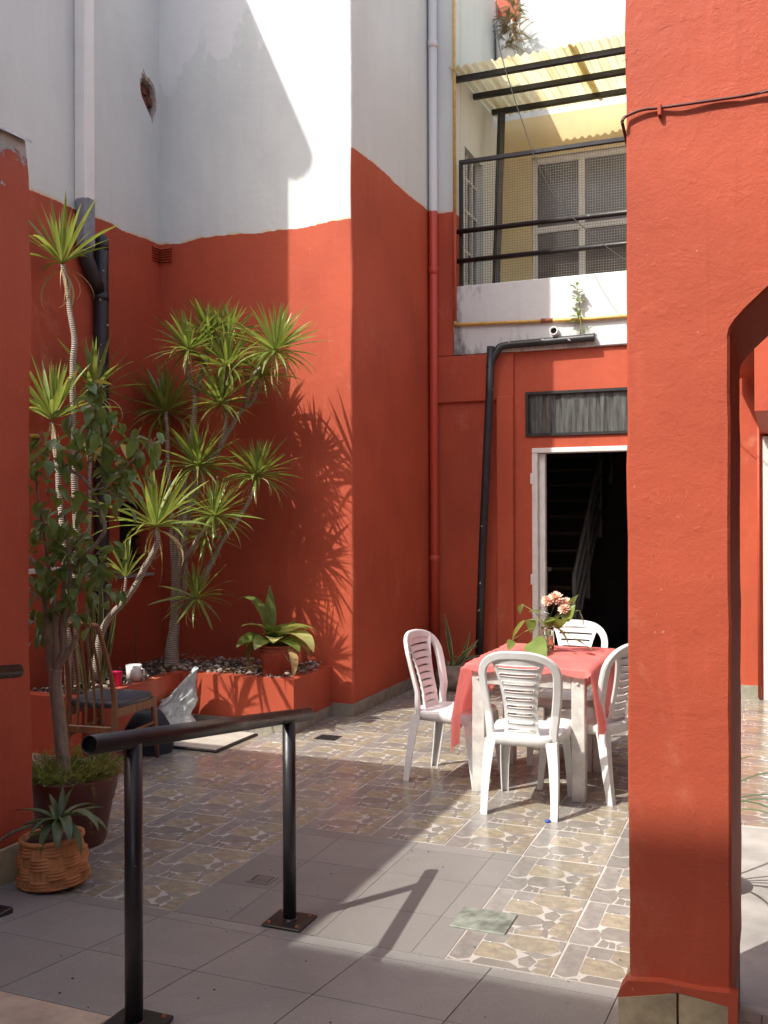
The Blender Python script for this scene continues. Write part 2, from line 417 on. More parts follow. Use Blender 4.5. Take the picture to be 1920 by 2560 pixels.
M_SACK = m_flat('silver_plastic_sack', (0.50, 0.56, 0.57), 0.35, 0.35, 7)
M_DARKCLOTH = m_flat('dark_navy_cloth', (0.02, 0.024, 0.034), 0.9, 0.3, 12, 0.3)
M_PEACH = m_flat('peach_petal', (0.82, 0.55, 0.42), 0.6, 0.15, 50)
M_FLORETEYE = m_flat('yellow_flower_eye', (0.75, 0.55, 0.15), 0.7, 0.1)
M_SILVERLEAF = m_flat('silvery_leaf', (0.36, 0.42, 0.43), 0.6, 0.2)
M_WIRE = m_flat('dark_cable', (0.016, 0.013, 0.012), 0.6, 0.2)
M_MESHWIRE = m_flat('mesh_wire', (0.16, 0.15, 0.12), 0.5, 0.3)
def m_leaf(name, c1, c2, trans=0.35, rough=0.38, uvblade=False, edge=None):
    t = NT(name); oi = t.n('ShaderNodeObjectInfo')
    c = t.mix(t.rng(t.noise(11, 4, 0.6), 0.35, 0.65), c1, c2)
    c = t.mix(t.rng(oi.outputs['Random'], 0, 1, 0, 0.55), c, tuple(x * 0.55 for x in c1))
    if uvblade:
        uv = t.n('ShaderNodeUVMap'); sp = t.n('ShaderNodeSeparateXYZ'); t.l(uv.outputs[0], sp.inputs[0])
        c = t.mix(t.rng(sp.outputs[1], 0.22, 0.0), c, (0.42, 0.47, 0.14))
        c = t.mix(t.rng(sp.outputs[1], 0.90, 1.0), c, (0.40, 0.20, 0.08))
        if edge:
            e = t.math('ABSOLUTE', t.math('SUBTRACT', sp.outputs[0], 0.5))
            c = t.mix(t.rng(e, 0.36, 0.42), c, edge)
    t.fin(c, rough); tr = t.n('ShaderNodeBsdfTranslucent'); t.l(t.mix(0.4, c, (0.42, 0.50, 0.06)), tr.inputs[0])
    mx = t.n('ShaderNodeMixShader'); mx.inputs[0].default_value = trans
    t.l(t.b.outputs[0], mx.inputs[1]); t.l(tr.outputs[0], mx.inputs[2]); t.l(mx.outputs[0], t.out.inputs[0])
    return t.m
M_BLADE = m_leaf('dracaena_blade', (0.15, 0.245, 0.035), (0.24, 0.33, 0.07), 0.34, 0.30, True, (0.30, 0.25, 0.09))
M_BLADED = m_leaf('dead_blade', (0.36, 0.24, 0.10), (0.50, 0.36, 0.16), 0.3, 0.6)
M_FICUS = m_leaf('ficus_leaf', (0.11, 0.19, 0.048), (0.17, 0.26, 0.065), 0.28, 0.3)
M_FICUSY = m_leaf('yellow_ficus_leaf', (0.50, 0.33, 0.05), (0.58, 0.42, 0.10), 0.3, 0.45)
M_ASPID = m_leaf('broad_leaf', (0.085, 0.15, 0.028), (0.24, 0.27, 0.075), 0.3, 0.35)
M_ASPIDY = m_leaf('yellowing_broad_leaf', (0.40, 0.38, 0.12), (0.50, 0.47, 0.20), 0.3, 0.4)
M_BROM = m_leaf('grey_green_strap_leaf', (0.085, 0.125, 0.055), (0.13, 0.17, 0.085), 0.18, 0.4)
M_SNAKE = m_leaf('snake_plant_leaf', (0.05, 0.085, 0.032), (0.13, 0.155, 0.07), 0.15, 0.4, True, (0.45, 0.42, 0.14))
M_POTHOS = m_leaf('pothos_leaf', (0.13, 0.22, 0.045), (0.22, 0.30, 0.075), 0.35, 0.35)
M_FERN = m_leaf('asparagus_fern', (0.15, 0.21, 0.028), (0.26, 0.28, 0.045), 0.3, 0.5)
M_FERNDRY = m_leaf('dry_fern', (0.22, 0.12, 0.05), (0.16, 0.15, 0.05), 0.25, 0.7)
M_STEM = m_flat('green_stem', (0.22, 0.24, 0.07), 0.6, 0.3, 20)
def m_ringbark():
    t = NT('ringed_dracaena_bark'); uv = t.n('ShaderNodeUVMap'); sp = t.n('ShaderNodeSeparateXYZ'); t.l(uv.outputs[0], sp.inputs[0])
    ph = t.math('ADD', t.math('MULTIPLY', sp.outputs[1], 420.0), t.math('MULTIPLY', t.noise(25, 3), 5.0))
    wv = t.math('SINE', ph)
    c = t.mix(t.rng(wv, -0.3, 0.5), (0.17, 0.135, 0.10), (0.40, 0.35, 0.28))
    c = t.mix(t.rng(t.noise(6, 4), 0.45, 0.7, 0, 0.5), c, (0.24, 0.20, 0.15))
    return t.fin(c, 0.75, t.bump(wv, 0.5, 0.004))
M_RING = m_ringbark()
def m_bark():
    t = NT('ficus_bark'); g = t.noise(1, 6, 0.65, t.mapped(t.pos(), (45, 45, 10)))
    return t.fin(t.mix(t.rng(g, 0.3, 0.7), (0.15, 0.105, 0.07), (0.30, 0.235, 0.165)), 0.85, t.bump(g, 0.5, 0.006))
M_BARK = m_bark()
def m_cloth():
    t = NT('coral_cloth'); c = t.mix(t.rng(t.noise(7, 4, 0.6), 0.35, 0.7), (0.86, 0.25, 0.225), (0.78, 0.205, 0.185))
    wv = t.noise(420, 2, 0.5); t.fin(c, 0.75, t.bump(wv, 0.2, 0.001)); tr = t.n('ShaderNodeBsdfTranslucent'); t.l(c, tr.inputs[0])
    mx = t.n('ShaderNodeMixShader'); mx.inputs[0].default_value = 0.42
    t.l(t.b.outputs[0], mx.inputs[1]); t.l(tr.outputs[0], mx.inputs[2]); t.l(mx.outputs[0], t.out.inputs[0]); return t.m
M_CLOTH = m_cloth()
def m_glass(name, c, rough=0.03):
    t = NT(name); t.fin(c, rough); t.b.inputs['Transmission Weight'].default_value = 0.95; t.b.inputs['IOR'].default_value = 1.4; return t.m
M_GLASS = m_glass('jar_glass', (0.86, 0.92, 0.84)); M_WATER = m_glass('reflection_tinted_water', (0.80, 0.52, 0.24))  # water colour carries the orange reflections seen in the jar

# ------------------------------------------------------------------ the ground, the tiled court, the ramp
g = MB().box(-120, 120, -120, 120, -0.30, -0.05).build('ground', M_CONC); tag(g, kind='structure')
floor = MB().box(-5.1, 3.4, 3.393, 9.4, -0.05, -0.0022).build('courtyard_floor', M_GROUT); tag(floor, kind='structure')
TX0, TY0, TW, TH = -1.14, 3.69, 0.39, 0.43
STONES = [  # one printed tile: (kind, outline)
 (0, [(.02, .40), (.12, .36), (.21, .42), (.20, .70), (.21, .96), (.03, .97)]),
 (0, [(.015, .02), (.24, .02), (.265, .14), (.26, .28), (.22, .35), (.12, .30), (.02, .35)]),
 (0, [(.235, .80), (.30, .78), (.42, .79), (.445, .975), (.235, .975)]),
 (1, [(.46, .80), (.56, .72), (.66, .70), (.88, .71), (.95, .80), (.90, .975), (.47, .975)]),
 (1, [(.235, .475), (.56, .465), (.615, .56), (.56, .68), (.42, .745), (.24, .755)]),
 (2, [(.30, .19), (.50, .20), (.66, .30), (.665, .37), (.58, .43), (.32, .44), (.275, .36)]),
 (2, [(.685, .44), (.77, .42), (.80, .53), (.73, .61), (.655, .53)]),
 (0, [(.645, .672), (.72, .635), (.80, .60), (.87, .635), (.925, .675), (.80, .685)]),
 (1, [(.84, .475), (.985, .47), (.985, .74), (.93, .645), (.835, .565)]),
 (1, [(.785, .12), (.88, .09), (.985, .04), (.985, .445), (.85, .425), (.805, .30)]),
 (2, [(.695, .24), (.76, .22), (.80, .335), (.76, .39), (.69, .35)]),
 (2, [(.285, .03), (.36, .025), (.37, .12), (.31, .165)]),
 (2, [(.395, .03), (.44, .03), (.43, .115), (.385, .14)]),
 (0, [(.455, .10), (.55, .13), (.67, .20), (.665, .245), (.52, .185)]),
 (1, [(.51, .02), (.72, .03), (.705, .16), (.64, .155), (.515, .09)]),
 (2, [(.735, .06), (.79, .03), (.765, .175), (.72, .20)]),
 (0, [(.83, .025), (.975, .02), (.90, .055), (.85, .065)]),
 (2, [(.47, .02), (.495, .02), (.495, .075), (.46, .08)]),
 (0, [(.955, .86), (.985, .80), (.985, .97), (.93, .975)]),
 (2, [(.825, .445), (.90, .44), (.96, .455), (.835, .49)])]
def chaikin(pl):
    out = []
    for i in range(len(pl)):
        a, b = pl[i], pl[(i + 1) % len(pl)]
        out += [(a[0] * .93 + b[0] * .07, a[1] * .93 + b[1] * .07), (a[0] * .07 + b[0] * .93, a[1] * .07 + b[1] * .93)]
    return out
def clip(pl, ax, lim, keep_hi):
    out = []
    for i in range(len(pl)):
        a, b = pl[i], pl[(i + 1) % len(pl)]
        ia = (a[ax] >= lim) == keep_hi; ib = (b[ax] >= lim) == keep_hi
        if ia: out.append(a)
        if ia != ib:
            t = (lim - a[ax]) / (b[ax] - a[ax]); out.append((lerp(a[0], b[0], t), lerp(a[1], b[1], t)))
    return out
def tile_mesh(t0=0.0, s0=0.0, s1=1.0):
    mb = MB(); g_ = 0.0032
    mb.box(s0 * TW + g_, s1 * TW - g_, t0 * TH + g_, TH - g_, -0.006, 0.0, 0)
    for si, (kind, pl) in enumerate(STONES):
        pl = chaikin(pl); mx_ = sum(q[0] for q in pl) / len(pl); my_ = sum(q[1] for q in pl) / len(pl)
        pl = [(min(.99, max(.01, q[0] + .0135 * (q[0] - mx_) / math.hypot(q[0] - mx_, q[1] - my_))), min(.99, max(.01, q[1] + .0135 * (q[1] - my_) / math.hypot(q[0] - mx_, q[1] - my_)))) for q in pl]
        if t0 > 0: pl = clip(pl, 1, t0 + .02, True)
        if s0 > 0: pl = clip(pl, 0, s0 + .02, True)
        if s1 < 1: pl = clip(pl, 0, s1 - .02, False)
        if len(pl) < 3: continue
        n = len(pl); cx = sum(q[0] for q in pl) / n; cy = sum(q[1] for q in pl) / n
        hi = [(q[0] * TW, q[1] * TH, 0.0007 + .00003 * si) for q in pl]; lo = [((q[0] + (q[0] - cx) * .02) * TW, (q[1] + (q[1] - cy) * .02) * TH, -0.0003) for q in pl]
        mb.add(hi + lo, [list(range(n))] + [(i, n + i, n + (i + 1) % n, (i + 1) % n) for i in range(n)], kind + 1)
    me = mb.build('tmp', [M_S_JOINT, M_S_GREY, M_S_TAN, M_S_DARK], origin=(0, 0, 0)); d = me.data; bpy.data.objects.remove(me); return d
T_FULL = tile_mesh(); T_CUT = tile_mesh(t0=(3.3905 - 3.26) / TH)
for i in range(-10, 9):
    for j in range(-1, 13):
        x = TX0 + i * TW; y = TY0 + j * TH
        if x + TW > 3.35 or y > 9.05: continue
        if x < -4.6 and y > 5.2: continue                            # under the planter
        if x + TW < -3.2 and y > 6.6: continue
        if x + TW < -3.2 and y < 3.4: continue
        if -2.32 < x < -1.15 and y < 4.5: continue                   # plain grey strip
        if x > -0.37 and y < 5.3: continue                           # cement patch
        place('floor_tile', T_CUT if j < 0 else T_FULL, Matrix.Translation((x, y, 0)) @ Matrix.Rotation(random.uniform(-.0015, .0015), 4, 'X'), floor)
def flat_tile(nm, me_mat, x0, x1, y0, y1, parent, zf=lambda x, y: 0.0, gap=0.0018):
    x0 += gap; x1 -= gap; y0 += gap; y1 -= gap
    q = [(x0, y0), (x1, y0), (x1, y1), (x0, y1)]
    vs = [(a, b, zf(a, b) - 0.012) for a, b in q] + [(a, b, zf(a, b)) for a, b in q]
    return MB().add(vs, [(3, 2, 1, 0), (4, 5, 6, 7), (0, 1, 5, 4), (1, 2, 6, 5), (2, 3, 7, 6), (3, 0, 4, 7)]).build(nm, me_mat, parent)
xs = [-2.31, -2.05, -1.66, -1.27, -1.14]; ys = [3.3925, 3.74, 4.12, 4.46, 4.55]
for a in range(4):
    for b in range(4): flat_tile('grey_floor_tile', M_GREYTILE, xs[a], xs[a + 1], ys[b], ys[b + 1], floor, gap=0.0014)
MB().box(-0.345, 3.35, 3.45, 5.39, -0.02, -0.0005).build('cement_patch', M_CONC, floor)
pk = MB(); pts = [(0.02 + 0.012 * n3((0, y, 0), 9), y) for y in [3.9 + .1 * k for k in range(11)]]
pk.prism([(x, y) for x, y in pts] + [(1.6, 4.9), (1.6, 3.9)], [], lambda a, b, d: Vector((a, b, 0.006 - d)), 0.006)
pk.build('pinkish_cement_patch', m_flat('pink_cement', (0.42, 0.34, 0.30), 0.85, 0.2, 6, 0.3), floor)
# ramp that climbs from the court towards the landing
SL = 0.12
def rz(x, y): return SL * (3.39 - y)
ramp = MB(); ramp.add([(-3.18, 3.389, -.05), (3.4, 3.389, -.05), (3.4, -3.0, -.05), (-3.18, -3.0, -.05), (-3.18, 3.389, -.006), (3.4, 3.389, -.006), (3.4, -3, rz(0, -3) - .006), (-3.18, -3, rz(0, -3) - .006)],
         [(0, 1, 2, 3), (4, 5, 6, 7), (0, 1, 5, 4), (1, 2, 6, 5), (2, 3, 7, 6), (3, 0, 4, 7)])
ramp = ramp.build('ramp', m_flat('dark_grout', (0.10, 0.085, 0.075), 0.9, 0.2)); tag(ramp, kind='structure')
xs = [-3.17, -2.77, -2.31, -1.86, -1.41, -0.96, -0.51, -0.06, 0.39, 0.84, 1.3]; ys = [3.3915, 3.30, 2.86, 2.42, 1.98, 1.54, 1.1]
for b in range(len(ys) - 1):
    for a in range(len(xs) - 1):
        cream = ys[b] <= 2.43 and xs[a + 1] < -1.4
        off = 0.14 if b % 2 else 0.0
        flat_tile('landing_tile' if cream else 'ramp_tile', M_CREAMTILE if cream else M_RAMPTILE, xs[a], xs[a + 1], ys[b + 1], ys[b], ramp, rz)
gt = MB()
for k in range(150):
    x, y = random.uniform(-3.0, -.45), random.uniform(2.0, 5.2); z = rz(x, y) if y < 3.39 else 0.0
    r = random.uniform(.0015, .005); a = random.random() * 6.28; gt.add([(x + r * math.cos(a + b_) * random.uniform(.6, 1.3), y + r * math.sin(a + b_) * random.uniform(.6, 1.3), z + .0016 + (.002 if b_ > 3 else 0)) for b_ in (0, 1.3, 2.6, 3.9, 5.2)] + [(x, y, z + r * .8 + .001)], [(i, (i + 1) % 5, 5) for i in range(5)])
tag(gt.build('floor_grit', m_flat('dark_grit', (0.06, 0.045, 0.03), 0.9, 0.5, 60)), 'scattered dark grit on the floor tiles', 'grit', kind='stuff')
# small metal things set in the floor
def lid(name, label, cat, x0, x1, y0, y1, z, mat_, grate=False):
    if not grate:
        o = MB().bbox(x0, x1, y0, y1, z - .004, z + .006, .002).build(name, mat_); return tag(o, label, cat)
    t = thing(name, ((x0 + x1) / 2, (y0 + y1) / 2, z), label, cat)
    MB().prism([(x0, y0), (x1, y0), (x1, y1), (x0, y1)], [[(x0 + .012, y0 + .012), (x1 - .012, y0 + .012), (x1 - .012, y1 - .012), (x0 + .012, y1 - .012)]], lambda a, b, d: Vector((a, b, z + .004 - d)), .006).build('frame', mat_, t)
    MB().box(x0 + .01, x1 - .01, y0 + .01, y1 - .01, z - .003, z + .0012).build('pit', M_DARK, t)
    n = 6
    for k in range(n):
        a = lerp(x0 + .018, x1 - .018, (k + .5) / n); MB().box(a - .004, a + .004, y0 + .011, y1 - .011, z + .001, z + .0035).build('slat', mat_, t)
    return t
lid('floor_drain', 'small square slotted drain in the plain grey tiles', 'drain', -2.19, -2.08, 3.78, 3.88, 0.0, m_flat('dull_steel', (0.20, 0.175, 0.16), 0.45, 0.2), True)
lid('floor_grate', 'dark square grate beside the planter corner', 'drain', -3.12, -2.96, 6.36, 6.50, 0.001, M_BLACK, True)
lid('junction_lid', 'greenish metal lid patched between grey and stone tiles', 'lid', -1.21, -0.985, 3.66, 3.86, 0.001, M_COPPER)
hatch = thing('inspection_hatch', (-3.8, 6.0, 0), 'pale square inspection cover with dark rim by the planter', 'hatch')
MB().bbox(-4.06, -3.55, 5.74, 6.31, 0.0012, 0.016, .003).build('rim', M_BLACK, hatch)
MB().bbox(-4.045, -3.565, 5.755, 6.295, 0.0162, 0.022, .002).build('slab', M_HATCH, hatch)

# ------------------------------------------------------------------ walls and houses
def skirt(parent, p0, p1, h, nrm, mat_, n, th=0.012, z0=0.0, jit=0.0):
    p0 = Vector(p0); p1 = Vector(p1); nrm = Vector(nrm)
    for k in range(n):
        a = p0.lerp(p1, k / n + .002); b = p0.lerp(p1, (k + 1) / n - .002); hh = [h + random.uniform(-jit, jit) for _ in range(2)]
        vs = []
        for q, hq in ((a, hh[0]), (b, hh[1])):
            for off in (0.0005, th):
                base = q + nrm * off; vs += [Vector((base.x, base.y, z0)), Vector((base.x, base.y, z0 + hq))]
        MB().add(vs, [(0, 1, 5, 4), (2, 6, 7, 3), (1, 3, 7, 5), (0, 2, 3, 1), (4, 5, 7, 6), (0, 4, 6, 2)]).build('skirting_tile', mat_, parent)
XL, YA, XC, YB = -5.0, 7.18, -3.17, 9.09
# left house: white over red, the wall with the broken hole and the square downpipe
lh = thing('stucco_house', (-6.0, 6.2, 0), 'white over red house wall with jagged hole, black drainpipe side', 'house')
hole = [(6.905, 5.22), (6.90, 5.30), (6.93, 5.33), (6.92, 5.37), (6.955, 5.36), (6.945, 5.42), (6.985, 5.37), (7.02, 5.355), (7.03, 5.375), (7.06, 5.35), (7.10, 5.33), (7.135, 5.27), (7.15, 5.20), (7.145, 5.13), (7.12, 5.07), (7.10, 5.06), (7.085, 4.985), (7.06, 5.03), (7.03, 5.06), (6.99, 5.10), (6.93, 5.16)]
win = [(6.61, 1.13), (7.0, 1.13), (7.0, 1.73), (6.61, 1.73)]
wl = MB(); wl.prism([(5.21, -.02), (YA, -.02), (YA, 7.72), (5.21, 7.72)], [hole, win], lambda a, b, d: Vector((XL - d, a, b)), 0.16)
wl.box(-8.0, XL - 0.16, 5.21, YA, -.02, 7.72)
wl = wl.build('wall', M_TWO, lh)
hb = MB()
hb.prism([(q[0] + random.uniform(-.012, .012), q[1] + random.uniform(-.012, .012)) for q in [(lerp(7.02, y, 1.02), lerp(5.2, z, 1.02)) for y, z in hole]], [[(lerp(7.02, y, .82), lerp(5.2, z, .84)) for y, z in hole]], lambda a, b, d: Vector((XL - .008 - d, a, b)), .03)
hb.build('broken_plaster_edge', m_flat('raw_plaster', (0.36, 0.31, 0.27), 0.95, 0.4, 30, 0.6), lh)
for (y0, y1, z0, z1, dx) in ((6.95, 7.13, 5.24, 5.31, .06), (6.97, 7.10, 5.14, 5.22, .05), (7.0, 7.11, 5.06, 5.12, .045), (7.06, 7.14, 5.16, 5.23, .035)):
    MB().bbox(XL - .15, XL - dx, y0, y1, z0, z1, .006).build('brick', M_BRICK, lh)
MB().box(XL - .159, XL - .155, 6.85, 7.17, 4.95, 5.45).build('cavity', M_DARK, lh)
MB().tube([(-5.13, 4.90, 7.80), (-5.13, YA, 7.80)], 0.16, 12).box(-8.0, XL - .02, 5.0, YA, 7.72, 7.80).build('eave_gutter', M_CONC, lh)
wn_ = MB().box(XL - .155, XL - .13, 6.61, 7.0, 1.13, 1.73).build('window', M_DARK, lh)
for k in range(7):
    z = 1.17 + k * .08; MB().add([(XL - .12, 6.62, z), (XL - .12, 6.99, z), (XL - .06, 6.99, z + .035), (XL - .06, 6.62, z + .035)], [(0, 1, 2, 3)]).build('slat', m_flat('dark_louvre', (0.03, 0.027, 0.025), 0.5) if k == 0 else bpy.data.materials['dark_louvre'], wn_)
MB().bbox(XL - .1, XL + .035, 6.57, 7.04, 1.10, 1.128, .004).build('window_sill', M_CONC, lh)
MB().bbox(XL - .02, XL + .06, 5.45, 5.85, 1.20, 1.235, .004).build('window_sill', M_WPIPE, lh)
# corner block: white over red, with the shaded flank
ch = thing('corner_house', (-4.08, 8.1, 0), 'white over red corner block whose sunlit front bears leaf shadows', 'house')
cb = MB(); N = 60
def cwall(pts):
    return pts
ring = []
zz = [-.02 + k * 7.4 / N for k in range(N + 1)]
vs = []
for z in zz:
    e = Vector((n3((1, 2, z * 1.3), 1) * .012 + n3((4, 2, z * 6), 1) * .003, n3((7, 1, z * 1.1), 1) * .008, 0))
    vs += [Vector((XL, YA, z)), Vector((-3.6, YA, z)), Vector((-3.19, YA, z)) + e * .8, Vector((-3.178, YA + .004, z)) + e, Vector((XC, YA + .014, z)) + e, Vector((XC, 7.7, z)), Vector((XC, 9.3, z)), Vector((XL, 9.3, z))]
fs = [(i * 8 + k, i * 8 + (k + 1) % 8, (i + 1) * 8 + (k + 1) % 8, (i + 1) * 8 + k) for i in range(N) for k in range(8)]
fs.append([N * 8 + k for k in range(8)])
cb.add(vs, fs).build('wall', M_TWO_COL, ch)
skirt(ch, (XC, YA, 0), (XC, YB - .02, 0), .105, (1, 0, 0), M_SKIRT, 5)
skirt(ch, (-3.36, YA, 0), (XC + .012, YA, 0), .10, (0, -1, 0), M_SKIRT, 1)
def louvre(parent, p, ux, nrm, wd=.10, ht=.14):
    p = Vector(p); ux = Vector(ux); nrm = Vector(nrm)
    v = MB().add([p + nrm * .004, p + ux * wd + nrm * .004, p + ux * wd + Vector((0, 0, ht)) + nrm * .004, p + Vector((0, 0, ht)) + nrm * .004], [(0, 1, 2, 3)]).build('vent_grille', M_RED_SMOOTH, parent)
    for k in range(6):
        z = .008 + k * (ht - .01) / 6; q = p + Vector((0, 0, z))
        MB().add([q + nrm * .005, q + ux * wd + nrm * .005, q + ux * wd + nrm * .024 + Vector((0, 0, -.004)), q + nrm * .024 + Vector((0, 0, -.004)),
                  q + nrm * .005 + Vector((0, 0, .012)), q + ux * wd + nrm * .005 + Vector((0, 0, .012))], [(0, 1, 2, 3), (3, 2, 5, 4), (0, 3, 4), (1, 5, 2)]).build('slat', M_RED_SMOOTH, v)
louvre(ch, (XL + .012, YA, 3.81), (1, 0, 0), (0, -1, 0), .115); louvre(lh, (XL, YA - .012, 3.81), (0, -1, 0), (1, 0, 0), .10)
# near wall on the left, rough top under a metal cap
nw = thing('boundary_wall', (-3.5, 1, 0), 'shaded red wall with crumbling grey top and metal cap, beside the terracotta pot', 'wall')
nb = MB(); NZ, NY = 26, 24
def nwp(y, z):
    top = max(0, (z - 2.9)) ; return Vector((-3.18 + .02 * n3((y * 1.5, z * 1.5, 0), 1) + .012 * n3((y * 5, z * 5, 3), 1) * (1 + top * 3) - top * .03, y, z))
ZT = 3.34
ygrid = [-3.0, -1, 0.5, 1.6] + [2.0 + 1.55 * k / 20 for k in range(21)]; zgrid = [-.02 + (ZT + .02) * k / 40 for k in range(41)]
vs = [nwp(y, z) + Vector((0, (.012 * n3((3, z * 2.2, 8), 1) if y > 3.5 else 0), 0)) for z in zgrid for y in ygrid]; ny = len(ygrid)
fs = [(i * ny + k, i * ny + k + 1, (i + 1) * ny + k + 1, (i + 1) * ny + k) for i in range(40) for k in range(ny - 1)]
nb.add(vs, fs, 0, True)
e0 = [vs[i * ny + ny - 1] for i in range(41)]; nb.add(e0 + [p + Vector((-5.8, 0, 0)) for p in e0], [(i, i + 1, 42 + i, 41 + i) for i in range(40)], 0)
nb.box(-9.0, -3.2, -3.0, 3.53, -.02, ZT - .01)
def m_nearwall():
    t = NT('red_stucco_chipped'); sx = t.n('ShaderNodeSeparateXYZ'); t.l(t.pos(), sx.inputs[0])
    k = t.math('ADD', t.noise(4.5, 5, 0.6), t.math('ADD', t.rng(sx.outputs[2], 2.75, 3.3, -.25, .20), t.rng(sx.outputs[1], 3.1, 3.5, .08, -.04)))
    bare = t.rng(k, 0.60, 0.62); c = t.mix(bare, red_color(t), t.mix(t.noise(9, 5), (0.20, 0.19, 0.17), (0.52, 0.50, 0.46)))
    nm = t.bump(bare, 0.5, -0.02, plaster_bump(t, 0.5)); return t.fin(c, 0.6, nm, Specular_IOR_Level=0.22)
nb.build('wall', m_nearwall(), nw)
cap = MB(); cy = [-3 + 6.56 * k / 60 for k in range(61)]
cap.add([Vector((x, y, ZT + .012 + .018 * n3((y * 4, 0, 0), 1) - d)) for y in cy for x, d in ((-9.0, .02), (-3.4, 0), (-3.20, 0.004), (-3.178, .014), (-3.170, .03 + .025 * n3((y * 7, 5, 0), 1)))],
        [(i * 5 + k, i * 5 + k + 1, (i + 1) * 5 + k + 1, (i + 1) * 5 + k) for i in range(60) for k in range(4)])
cap.build('metal_cap', m_flat('galvanised_cap', (0.42, 0.42, 0.42), 0.6, 0.5, 14, 0.6, 30), nw)
skirt(nw, (-3.165, 1.2, 0), (-3.165, 3.54, 0), .24, (1, 0, 0), M_SKIRT2, 5, .02, -.02, .01)
for k, ob in enumerate([c for c in nw.children if c.name.startswith('skirting')]): ob.location.z += rz(0, 1.45 + .47 * k) * (1 if k < 4 else .4) - .06
# right pillar and the wall with a chamfered opening
pw = thing('arcade_pillar', (0.3, 3.1, 0), 'bright red pillar with cracked travertine foot and sagging cable, arch beside it', 'pillar')
prof = [(-.39, .25)] + [(-.39, .25 + 4.0 * k / 40) for k in range(1, 41)] + [(3.4, 4.25), (3.4, -.02), (1.75, -.02), (1.75, 2.13), (1.35, 2.471), (.30, 2.47), (.10, 2.315), (-.03, 2.203), (-.08, 2.158), (-.107, 2.128), (-.119, 2.108)] + [(-.123, 2.09 - 1.84 * k / 24) for k in range(25)]
prof = [(x + (.004 * n3((x * 3, z * 5, 1), 1) + .002 * n3((x, z * 17, 4), 1) if z < 4.2 and x < 1 else 0), z) for x, z in prof]
Y0, Y1 = 2.755, 3.45
pp = MB(); b = .007
cx_ = sum(p[0] for p in prof) / len(prof)
def inset(pl, d):
    out = []; n = len(pl)
    for i in range(n):
        a = Vector(pl[i - 1]).to_2d(); q = Vector(pl[i]).to_2d(); c = Vector(pl[(i + 1) % n]).to_2d()
        t = (c - a); nn = Vector((-t.y, t.x)); nn = nn.normalized() if nn.length > 0 else nn
        out.append((q.x - nn.x * d, q.y - nn.y * d))
    return out
ins = inset(prof, -b)
area = lambda pl: sum(pl[i - 1][0] * pl[i][1] - pl[i][0] * pl[i - 1][1] for i in range(len(pl)))
if abs(area(ins)) > abs(area(prof)): ins = inset(prof, b)
n = len(prof)
tr = tessellate_polygon([[Vector((x, z, 0)) for x, z in ins]])
V = [Vector((x, Y0, z)) for x, z in ins] + [Vector((x, Y0 + b, z)) for x, z in prof] + [Vector((x, Y1, z)) for x, z in prof]
pp.add(V, [list(t) for t in tr] + [(i, (i + 1) % n, n + (i + 1) % n, n + i) for i in range(n)] + [(n + i, n + (i + 1) % n, 2 * n + (i + 1) % n, 2 * n + i) for i in range(n)] + [[i + 2 * n for i in range(n)]])
def m_pillar():
    t = NT('red_stucco_heavy'); c = red_color(t)
    vo = t.n('ShaderNodeTexVoronoi', feature='DISTANCE_TO_EDGE'); mp = t.mapped(t.pos(), (1.6, 1.6, 1.2))
    nz = t.n('ShaderNodeTexNoise'); t.l(t.pos(), nz.inputs[0]); nz.inputs['Scale'].default_value = 5; nz.inputs['Detail'].default_value = 5
    ad = t.n('ShaderNodeVectorMath', operation='ADD'); sc = t.n('ShaderNodeVectorMath', operation='SCALE'); t.l(nz.outputs[1], sc.inputs[0]); sc.inputs['Scale'].default_value = 0.35
    t.l(mp, ad.inputs[0]); t.l(sc.outputs[0], ad.inputs[1]); t.l(ad.outputs[0], vo.inputs['Vector']); vo.inputs['Scale'].default_value = 1.0
    ck = t.math('MULTIPLY', t.rng(vo.outputs['Distance'], 0.0, 0.0035, 1, 0), t.rng(t.noise(0.9, 2), 0.90, 0.95))
    lumps = t.rng(t.noise(34, 3, 0.55), 0.58, 0.72)
    trowel = t.noise(1.0, 6, 0.7, t.mapped(t.pos(), (7, 7, 11)), 1.2)
    nm = t.bump(t.noise(3, 4, 0.5), 0.4, 0.02); nm = t.bump(trowel, 0.34, 0.006, nm); nm = t.bump(lumps, 0.15, 0.003, nm); nm = t.bump(t.noise(120, 3), 0.30, 0.003, nm); nm = t.bump(ck, 0.5, -0.003, nm)
    return t.fin(t.mix(t.math('MULTIPLY', ck, .4), c, (0.16, 0.03, 0.02)), 0.55, nm, Specular_IOR_Level=0.22)
M_PIL = m_pillar()
pp.build('wall', M_PIL, pw)
for (x0, x1, h0, h1, yy) in ((-.415, -.262, .296, .334, 0), (-.256, -.13, .335, .322, .003)):
    m_ = MB(); m_.add([Vector(q) for q in ((x0, 2.722 + yy, .03), (x1, 2.724 + yy, .03), (x1, 2.724 + yy, h1), (x0, 2.722 + yy, h0), (x0, 3.44, -.01), (x1, 3.44, -.01), (x1, 3.44, h1), (x0, 3.44, h0))],
        [(0, 1, 2, 3), (4, 7, 6, 5), (0, 4, 5, 1), (3, 2, 6, 7), (0, 3, 7, 4), (1, 5, 6, 2)]); m_.build('skirting_tile', M_SKIRT2, pw)
m_ = MB(); fr = [(-.418, .296), (-.36, .308), (-.262, .336), (-.25, .336), (-.19, .329), (-.132, .322), (-.131, .05), (-.108, .05), (-.108, .345), (-.128, .358), (-.20, .353), (-.30, .357), (-.392, .345), (-.412, .318)]
m_.prism(fr, [], lambda a, b, d: Vector((a, 2.726 + d * (1 if b < .34 else 1.02), b)), .06); m_.build('painted_plinth_lip', M_PIL, pw)
